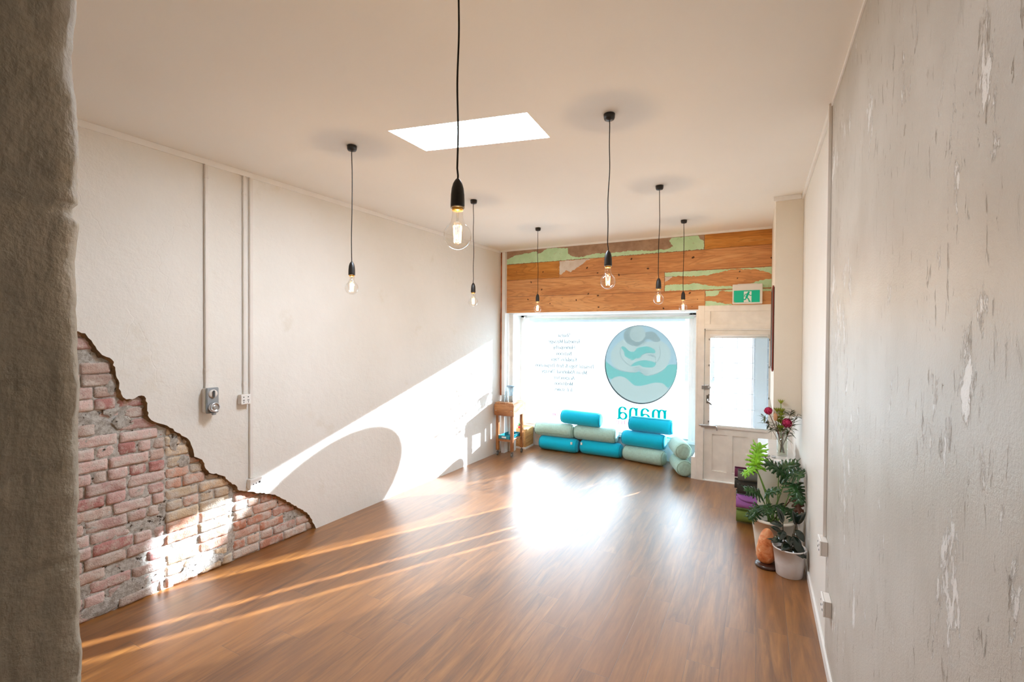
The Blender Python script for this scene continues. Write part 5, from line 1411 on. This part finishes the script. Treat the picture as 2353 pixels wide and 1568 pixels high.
rolled_mat(5.470, 0.074, 0.072, -0.185, 0.31, MT['matgreen'], 'olive green rolled mat at the bottom of the stack', sq=1.0)
rolled_mat(5.470, 0.220, 0.0735, -0.188, 0.31, MT['matpurple'], 'purple rolled mat with a loose flap, second from the bottom', True)
rolled_mat(5.470, 0.363, 0.068, -0.180, 0.31, MT['matblack'], 'black rolled mat just above the purple one', True)
rolled_mat(5.475, 0.496, 0.064, -0.175, 0.31, MT['matgrey'], 'grey-topped rolled mat on top of the stack')
rolled_mat(5.74, 0.330, 0.060, -0.215, 0.25, MT['matblack'], 'dark rolled mat in the second shelf bay behind the black one')
rolled_mat(5.74, 0.455, 0.060, -0.215, 0.25, MT['matmaroon'], 'plum rolled mat in the second shelf bay, just visible behind the stack')
rolled_mat(5.74, 0.205, 0.060, -0.200, 0.25, MT['matgrey'], 'grey rolled mat in the second shelf bay, under the dark one')
rolled_mat(5.74, 0.078, 0.062, -0.190, 0.25, MT['matgreen'], 'green rolled mat on the floor of the second shelf bay')
for i, (x, y, z_, lab) in enumerate([(0.078, 5.12, 0, 'tealight on the shelf, the nearest of the four at the left'), (0.055, 5.20, 0, 'tealight at the left edge of the shelf top'), (0.095, 5.27, 0, 'tealight furthest back among the small group on the shelf'), (0.145, 5.24, 0, 'tealight on the shelf left of the vase'), (0.175, 5.10, 0, 'low white dish at the front of the shelf right of the tealights')]):
    dish = i == 4
    t = thing('dish' if dish else 'tealight', lab, 'dish' if dish else 'candle', (x, y, ZT), None if dish else 'tealights on the white shelf')
    b = NB()
    if dish:
        lathe(b, [(0.0, 0.0), (0.022, 0.0), (0.032, 0.014), (0.029, 0.014), (0.02, 0.004), (0.0, 0.004)], (x, y, ZT + 0.0005), 24, cap=False); obj('dish_body', b, MT['white'], t)
    else:
        lathe(b, [(0.0, 0.0), (0.017, 0.0), (0.019, 0.018), (0.0175, 0.018), (0.0165, 0.012)], (x, y, ZT + 0.0005), 20, cap=False); obj('cup', b, MT['steel'], t)
        b = NB(); lathe(b, [(0.0, 0.012), (0.0165, 0.012)], (x, y, ZT + 0.0006), 20, cap=False); obj('wax', b, MT['paper'], t)
        b = NB(); tube(b, [(x, y, ZT + 0.012), (x, y, ZT + 0.020)], 0.0008, 5); obj('wick', b, MT['hole'], t)

# ------------------------------------------------ vase and flowers
VX, VY = 0.222, 5.37
vs_ = thing('vase', 'clear cylindrical glass vase with flower stems in water on the white shelf', 'vase', (VX, VY, ZT))
b = NB(); lathe(b, [(0.0, 0.0), (0.044, 0.0), (0.047, 0.01), (0.052, 0.26), (0.048, 0.26), (0.043, 0.018), (0.0, 0.014)], (VX, VY, ZT + 0.001), 32, cap=False); obj('glass_wall', b, MT['vase'], vs_)
b = NB(); lathe(b, [(0.0, 0.016), (0.0425, 0.018), (0.0455, 0.16), (0.0, 0.16)], (VX, VY, ZT + 0.001), 32, cap=False); obj('water', b, thin_glass('vase_water', (0.93, 0.94, 0.90), 0.04, 0.3), vs_)

def leaf_blade(b, base, d, up, L, Wd, mi=0, curl=0.15, n=7, tip=1.0):
    """one simple leaf: pointed ellipse with a fold and a curl"""
    base, d = Vector(base), Vector(d).normalized()
    side = d.cross(Vector(up))
    side = side.normalized() if side.length > 1e-5 else d.orthogonal().normalized()
    nrm = side.cross(d).normalized()
    prev = None
    for i in range(n+1):
        t = i/n
        w = Wd/2*math.sin(PI*min(1, t**0.8))**0.8 if 0 < t < 1 else 0.0006
        c = base + d*L*t - nrm*curl*L*t*t
        row = [b.verts.new(c - side*w + nrm*w*0.25), b.verts.new(c), b.verts.new(c + side*w + nrm*w*0.25)]
        if prev:
            for k in range(2):
                f = b.faces.new((prev[k], prev[k+1], row[k+1], row[k])); f.smooth = True; f.material_index = mi
        prev = row
def thick(o, t=0.0008):
    m = o.modifiers.new('thickness', 'SOLIDIFY'); m.thickness = t; m.offset = 0
    return o
def flower_thing(name, label, cat, top, foot, mat_stem=None, r=0.0035, bend=(0, 0, 0)):
    t = thing(name, label, cat, foot)
    mid = (Vector(top) + Vector(foot))/2 + Vector(bend)
    b = NB(); pts = bez(foot, mid, top, 12); tube(b, pts, r, 6); obj('stem', b, mat_stem or MT['twig'], t)
    return t, pts
def bloom(t, c, r, d):
    """round head of overlapping curved petals"""
    c, d = Vector(c), Vector(d).normalized()
    q = d.to_track_quat('Z', 'Y')
    b = NB()
    bmesh.ops.create_icosphere(b, subdivisions=3, radius=r*0.72, matrix=Matrix.Translation(c))
    obj('bloom_core', b, MT['petal'], t)
    b = NB()
    for ringi, (pol, nn, ln) in enumerate(((100, 16, 0.9), (75, 16, 0.95), (52, 13, 1.0), (30, 9, 0.9), (10, 4, 0.8))):
        for k in range(nn):
            az = 2*PI*(k + 0.5*(ringi % 2))/nn
            p = Vector((math.sin(R(pol))*math.cos(az), math.sin(R(pol))*math.sin(az), math.cos(R(pol))))
            tang = Vector((math.cos(R(pol))*math.cos(az), math.cos(R(pol))*math.sin(az), -math.sin(R(pol))))*-1
            base = c + q @ (p*r*0.72)
            leaf_blade(b, base, q @ (tang + p*0.45), q @ p, r*0.72*ln, r*0.34, mi=(k + ringi) % 2, curl=0.35, n=5)
    thick(obj('petals', b, [MT['petal'], MT['petal2']], t), 0.001)
def gum_leaves(t, pts, n, L, W, mat, seed, start=0.45, name='leaf', droop=0.3):
    rg = random.Random(seed)
    for i in range(n):
        u = start + (1-start)*i/max(1, n-1)
        p = pts[min(len(pts)-1, int(u*(len(pts)-1)))]
        a = rg.uniform(0, 2*PI)
        d = Vector((math.cos(a), math.sin(a)*0.7, rg.uniform(-droop, 0.9)))
        b = NB(); leaf_blade(b, p, d, (0, 0, 1), L*rg.uniform(0.7, 1.15), W*rg.uniform(0.8, 1.2), curl=rg.uniform(0.05, 0.3))
        thick(obj(name, b, mat, t))
F0 = Vector((VX, VY, ZT + 0.03))
t, p = flower_thing('protea', 'crimson round flower at upper left of the bouquet', 'flower', (0.104, 5.33, 1.185), F0 + Vector((0.02, 0, 0)), bend=(0.02, 0, -0.02)); t['group'] = 'crimson flowers in the vase'
bloom(t, (0.098, 5.33, 1.205), 0.043, (-0.2, -0.5, 0.8)); gum_leaves(t, p, 7, 0.06, 0.010, MT['gum'], 2, 0.5)
t, p = flower_thing('protea', 'crimson round flower at lower right, just above the vase rim', 'flower', (0.246, 5.30, 1.09), F0 + Vector((-0.018, 0.0, 0)), bend=(-0.01, -0.02, 0)); t['group'] = 'crimson flowers in the vase'
bloom(t, (0.250, 5.285, 1.108), 0.050, (0.3, -0.9, 0.4)); gum_leaves(t, p, 4, 0.06, 0.012, MT['gum'], 3, 0.6)
def leucadendron(top, foot, label, seed, n=3):
    t, pts = flower_thing('leucadendron', label, 'foliage stem', top, foot, MT['stem']); t['group'] = 'lime foliage stems in the vase'
    b = NB()
    for k, pz in enumerate([0.55, 0.66, 0.77, 0.88, 1.0]):
        P_ = pts[int(pz*(len(pts)-1))]
        for j in range(9):
            a = 2*PI*j/9 + k*0.6
            leaf_blade(b, P_, (math.cos(a), math.sin(a), 0.75 if pz < 1 else 1.0), (0, 0, 1), 0.052, 0.017, curl=-0.15, n=5)
    thick(obj('bracts', b, MT['lime'], t))
leucadendron((0.205, 5.36, 1.285), F0 + Vector((0, 0.01, 0)), 'tall lime green foliage stem rising in the middle of the bouquet', 5)
leucadendron((0.170, 5.37, 1.20), F0 + Vector((0.01, 0.01, 0)), 'shorter lime foliage stem left of the middle of the bouquet', 6)
leucadendron((0.215, 5.40, 1.19), F0 + Vector((-0.01, 0.012, 0)), 'shorter lime foliage stem right behind the middle of the bouquet', 7)
def gum(top, foot, label, seed, n=11, L=0.085, W=0.014, mat='gum', bend=(0, 0, 0.05)):
    t, pts = flower_thing('gum_sprig', label, 'foliage stem', top, foot, MT['twig'], 0.0022, bend); t['group'] = 'dark leafy sprigs in the vase'
    gum_leaves(t, pts, n, L, W, MT[mat], seed, 0.5, 'leaf', 0.5)
    return t
gum((0.030, 5.34, 1.175), F0 + Vector((0.02, -0.01, 0)), 'dark leafy sprig reaching furthest left from the vase', 11, 22, 0.055, 0.014)
gum((0.350, 5.34, 1.20), F0 + Vector((-0.02, -0.01, 0)), 'dark leafy sprig leaning right towards the wall', 12, 20, 0.075, 0.018, bend=(0, 0, 0.02))
gum((0.300, 5.36, 1.235), F0 + Vector((-0.015, 0.01, 0)), 'leafy sprig rising to the upper right of the bouquet', 13, 20, 0.07, 0.018)
gum((0.060, 5.30, 1.095), F0 + Vector((0.02, 0.005, 0)), 'sprig with long leaves drooping at the left of the bouquet', 14, 14, 0.09, 0.019, bend=(0.05, 0, 0.12))
gum((0.300, 5.30, 1.085), F0 + Vector((-0.02, 0.0, 0)), 'low leafy sprig under the right crimson flower', 15, 14, 0.075, 0.018, bend=(0, 0, 0.03))
t, p = flower_thing('banksia', 'tan flower spike in the bouquet beside the left crimson flower', 'flower', (0.158, 5.31, 1.13), F0 + Vector((0.012, -0.012, 0)))
b = NB(); lathe(b, [(0.006, 0.0), (0.016, 0.012), (0.018, 0.04), (0.014, 0.065), (0.004, 0.078)], (0.158, 5.31, 1.12), 16, fn=lambda a, h: 1 + 0.12*math.sin(a*8 + h*300)); obj('flower_spike', b, MT['banksia'], t)

# ================================================================== POTTED PLANTS AND SALT LAMP
def lobed_leaf(parent, base, tip, up, Wd, mat, lobes=6, seed=0, droop=0.25):
    """deeply cut leaf: a mid blade with long side lobes that fork at the end"""
    base, tip = Vector(base), Vector(tip)
    ax = (tip - base); L = ax.length; d = ax.normalized()
    side = d.cross(Vector(up)).normalized(); nrm = side.cross(d).normalized()
    rg = random.Random(seed)
    b = NB()
    def pt(u, v):
        return base + d*L*u + side*v - nrm*(droop*L*u*u*0.6 + abs(v)*abs(v)/Wd*0.55) + nrm*0.004*math.sin(u*17 + v*60)
    n = 14
    prev = None
    for i in range(n+1):
        u = i/n
        w = Wd*0.20*(1 - 0.60*u)*(1 if 0 < i < n else 0.25)
        row = [b.verts.new(pt(u, -w)), b.verts.new(pt(u, 0)), b.verts.new(pt(u, w))]
        if prev:
            for k in range(2):
                f = b.faces.new((prev[k], prev[k+1], row[k+1], row[k])); f.smooth = True
        prev = row
    def strip_(u0, v0, u1, v1, w0, w1, m=5):
        pv = None
        for i in range(m+1):
            s = i/m
            u = u0 + (u1-u0)*s; v = v0 + (v1-v0)*s
            w = (w0 + (w1-w0)*s)*(1 if i < m else 0.15)
            row = [b.verts.new(pt(u - w/L*0.5, v)), b.verts.new(pt(u + w/L*0.5, v))]
            if pv:
                f = b.faces.new((pv[0], pv[1], row[1], row[0])); f.smooth = True
            pv = row
    for sgn in (-1, 1):
        for k in range(lobes):
            u0 = 0.02 + 0.86*k/lobes
            ln = Wd*0.5*(1.0 - 0.55*abs(k/lobes - 0.22))*rg.uniform(0.88, 1.08)
            fwd = (-0.16 + 0.42*k/lobes)
            w0 = L/lobes*1.15
            strip_(u0 + 0.05, sgn*0.01, u0 + 0.05 + fwd*0.7, sgn*ln*0.72, w0, w0*0.55)
            strip_(u0 + 0.05 + fwd*0.45, sgn*ln*0.5, u0 + 0.05 + fwd*1.25, sgn*ln, w0*0.5, w0*0.3)
            strip_(u0 + 0.05 + fwd*0.45, sgn*ln*0.5, u0 + 0.02 + fwd*0.45, sgn*ln*0.92, w0*0.42, w0*0.25)
    for v in b.verts: v.co.x = min(v.co.x, XR - 0.012)
    o = obj('leaf_blade', b, mat, parent)
    thick(o, 0.0012)
    return o
def pot(parent, x, y, r0, r1, h, mat, lip=0.006, rings=None, zb=0.0):
    b = NB()
    lathe(b, [(0.0, 0.0), (r0, 0.0), (r0 + 0.003, 0.004), (r0 + (r1-r0)*0.5, h*0.5), (r1 - lip*0.3, h - lip*2), (r1 + lip*0.4, h - lip*2), (r1 + lip*0.6, h - lip), (r1, h), (r1 - lip, h), (r1 - lip*1.4, h - lip*2), (r0 + (r1-r0)*0.7 - 0.006, h*0.70), (0.0, h*0.70)], (x, y, zb), 48, cap=False, fn=rings)
    return obj('pot', b, mat, parent)
PX, PY = 0.130, 4.785
pl = thing('philodendron', 'large potted plant with deeply cut leaves in a cream pot against the shelf', 'potted plant', (PX, PY, 0))
pot(pl, PX, PY, 0.125, 0.172, 0.345, MT['potc'], 0.012)
b = NB(); lathe(b, [(0.0, 0.252), (0.08, 0.256), (0.155, 0.250)], (PX, PY, 0), 24, cap=False, fn=lambda a, h: 1 + 0.01*math.sin(a*7)); obj('soil', b, MT['soil'], pl)
# stalk end -> leaf tip, leaf width, material, lobes
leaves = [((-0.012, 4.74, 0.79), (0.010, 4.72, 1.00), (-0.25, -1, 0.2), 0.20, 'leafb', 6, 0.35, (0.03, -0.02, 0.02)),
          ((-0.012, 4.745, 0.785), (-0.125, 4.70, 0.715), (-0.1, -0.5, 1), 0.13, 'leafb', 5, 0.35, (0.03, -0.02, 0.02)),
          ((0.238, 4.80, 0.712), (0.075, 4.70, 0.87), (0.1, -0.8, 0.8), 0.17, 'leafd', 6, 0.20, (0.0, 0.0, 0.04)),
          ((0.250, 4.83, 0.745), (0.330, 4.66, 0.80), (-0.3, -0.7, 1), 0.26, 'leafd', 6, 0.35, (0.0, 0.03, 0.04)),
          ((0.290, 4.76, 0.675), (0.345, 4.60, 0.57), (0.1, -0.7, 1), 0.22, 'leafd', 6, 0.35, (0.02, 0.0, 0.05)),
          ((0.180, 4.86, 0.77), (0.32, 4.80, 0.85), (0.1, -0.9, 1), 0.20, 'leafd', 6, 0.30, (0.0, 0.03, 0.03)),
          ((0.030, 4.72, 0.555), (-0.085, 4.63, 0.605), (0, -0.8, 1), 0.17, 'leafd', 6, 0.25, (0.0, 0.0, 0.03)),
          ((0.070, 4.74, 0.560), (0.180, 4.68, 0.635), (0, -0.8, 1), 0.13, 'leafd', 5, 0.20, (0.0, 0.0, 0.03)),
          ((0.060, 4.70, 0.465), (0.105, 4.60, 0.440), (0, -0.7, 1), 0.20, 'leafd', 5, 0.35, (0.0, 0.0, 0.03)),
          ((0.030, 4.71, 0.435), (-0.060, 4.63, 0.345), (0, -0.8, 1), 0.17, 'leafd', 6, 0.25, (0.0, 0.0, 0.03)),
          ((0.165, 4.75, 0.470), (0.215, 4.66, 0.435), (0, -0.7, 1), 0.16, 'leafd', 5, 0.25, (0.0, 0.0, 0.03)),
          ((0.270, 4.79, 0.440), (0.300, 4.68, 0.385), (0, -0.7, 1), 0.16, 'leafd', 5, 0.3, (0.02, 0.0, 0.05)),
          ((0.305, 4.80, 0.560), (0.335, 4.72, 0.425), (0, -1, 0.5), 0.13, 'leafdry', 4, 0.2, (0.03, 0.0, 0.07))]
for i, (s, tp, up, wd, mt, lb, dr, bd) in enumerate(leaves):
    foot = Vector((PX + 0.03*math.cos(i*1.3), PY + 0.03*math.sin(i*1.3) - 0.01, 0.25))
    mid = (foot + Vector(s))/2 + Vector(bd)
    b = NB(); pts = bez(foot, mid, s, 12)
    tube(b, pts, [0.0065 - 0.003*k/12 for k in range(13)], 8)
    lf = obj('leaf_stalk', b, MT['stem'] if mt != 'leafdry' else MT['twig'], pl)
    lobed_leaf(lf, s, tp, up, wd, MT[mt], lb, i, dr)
# rubber plant
QX, QY = 0.245, 4.46
rp = thing('rubber_plant', 'small dark leaved plant in a ribbed white pot on the floor by the right wall', 'potted plant', (QX, QY, 0))
pot(rp, QX, QY, 0.093, 0.122, 0.232, MT['potw'], 0.005, lambda a, h: 1 + 0.006*math.sin(a*26))
b = NB(); lathe(b, [(0.0, 0.190), (0.07, 0.194), (0.110, 0.186)], (QX, QY, 0), 24, cap=False, fn=lambda a, h: 1 + 0.01*math.sin(a*7)); obj('soil', b, MT['soil'], rp)
stems = [((QX - 0.02, QY, 0.19), (QX - 0.05, QY - 0.01, 0.30), (QX - 0.05, QY - 0.02, 0.43)), ((QX + 0.01, QY + 0.01, 0.19), (QX + 0.03, QY, 0.30), (QX + 0.045, QY - 0.01, 0.44)), ((QX, QY - 0.01, 0.19), (QX + 0.01, QY - 0.03, 0.28), (QX + 0.02, QY - 0.05, 0.36))]
for s_ in stems:
    b = NB(); tube(b, bez(*s_, 8), 0.004, 7); obj('stem', b, MT['stemd'], rp)
rl = [((-0.05, -0.02, 0.42), (-0.035, -0.02, 0.13), 0.055), ((-0.05, -0.02, 0.40), (-0.09, -0.05, 0.03), 0.06), ((-0.045, -0.02, 0.36), (-0.03, -0.10, -0.04), 0.065),
      ((0.045, -0.01, 0.43), (0.055, -0.03, 0.115), 0.062), ((0.045, -0.01, 0.42), (-0.02, -0.03, 0.12), 0.06), ((0.04, -0.01, 0.38), (0.060, -0.06, -0.06), 0.065),
      ((0.02, -0.05, 0.34), (0.055, -0.05, -0.11), 0.075), ((-0.05, -0.02, 0.30), (-0.085, -0.05, -0.03), 0.06), ((0.0, -0.04, 0.28), (-0.06, -0.09, -0.035), 0.065),
      ((0.03, -0.03, 0.29), (0.075, -0.06, -0.09), 0.07), ((-0.02, -0.03, 0.33), (0.02, -0.10, -0.03), 0.07), ((0.02, -0.04, 0.25), (0.07, -0.08, -0.04), 0.085),
      ((-0.04, -0.02, 0.26), (-0.12, -0.04, 0.035), 0.03), ((0.0, 0.0, 0.22), (0.03, -0.095, 0.0), 0.10), ((0.03, 0.0, 0.23), (0.085, -0.07, -0.035), 0.085),
      ((-0.06, -0.01, 0.34), (-0.075, -0.02, 0.045), 0.05)]
for i, (o_, d_, w_) in enumerate(rl):
    base = Vector((QX, QY, 0)) + Vector(o_)
    dv = Vector(d_)
    b = NB(); leaf_blade(b, base, dv, (0.15, -0.6, 1), dv.length*1.0, w_, curl=0.12, n=9)
    for v in b.verts:
        if v.co.x > XR - 0.006: v.co.x = XR - 0.006
    thick(obj('leaf', b, MT['leafk'], rp), 0.0015)
# salt lamp
sl = thing('salt_lamp', 'rough orange salt rock lamp on a dark round base in front of the cream pot', 'salt lamp', (0.085, 4.535, 0))
b = NB(); lathe(b, [(0.0, 0.0), (0.088, 0.0), (0.094, 0.008), (0.092, 0.022), (0.080, 0.030), (0.0, 0.031)], (0.088, 4.53, 0.0), 36, cap=False); obj('base', b, MT['lampbase'], sl)
b = NB()
bmesh.ops.create_icosphere(b, subdivisions=5, radius=1.0)
for v in b.verts:
    n_ = v.co.normalized()
    z = n_.z
    # facets: push the rounded form against a handful of tilted planes
    k = 1.25
    for q in range(15):
        pn = Vector((math.cos(q*2.4), math.sin(q*2.4), math.sin(q*1.7)*0.75)).normalized()
        dp = n_.dot(pn)
        if dp > 0.25: k = min(k, (0.90 + 0.13*math.sin(q*5.1))/dp)
    k += 0.05*noise.fractal(n_*4.5, 0.7, 2, 5)
    h = math.hypot(n_.x, n_.y) + 1e-6
    rr = max(0.0, 1 - abs(z)**2.6)**0.45 * (1.0 - 0.17*(z + 1)) * (0.80 + 0.24*k)
    v.co = Vector((0.080 + n_.x/h*0.080*rr + 0.006*z, 4.53 + n_.y/h*0.070*rr, 0.172 + z*0.150))
    v.co.z = max(v.co.z, 0.029)
obj('salt_rock', b, MT['salt'], sl, smooth=True)
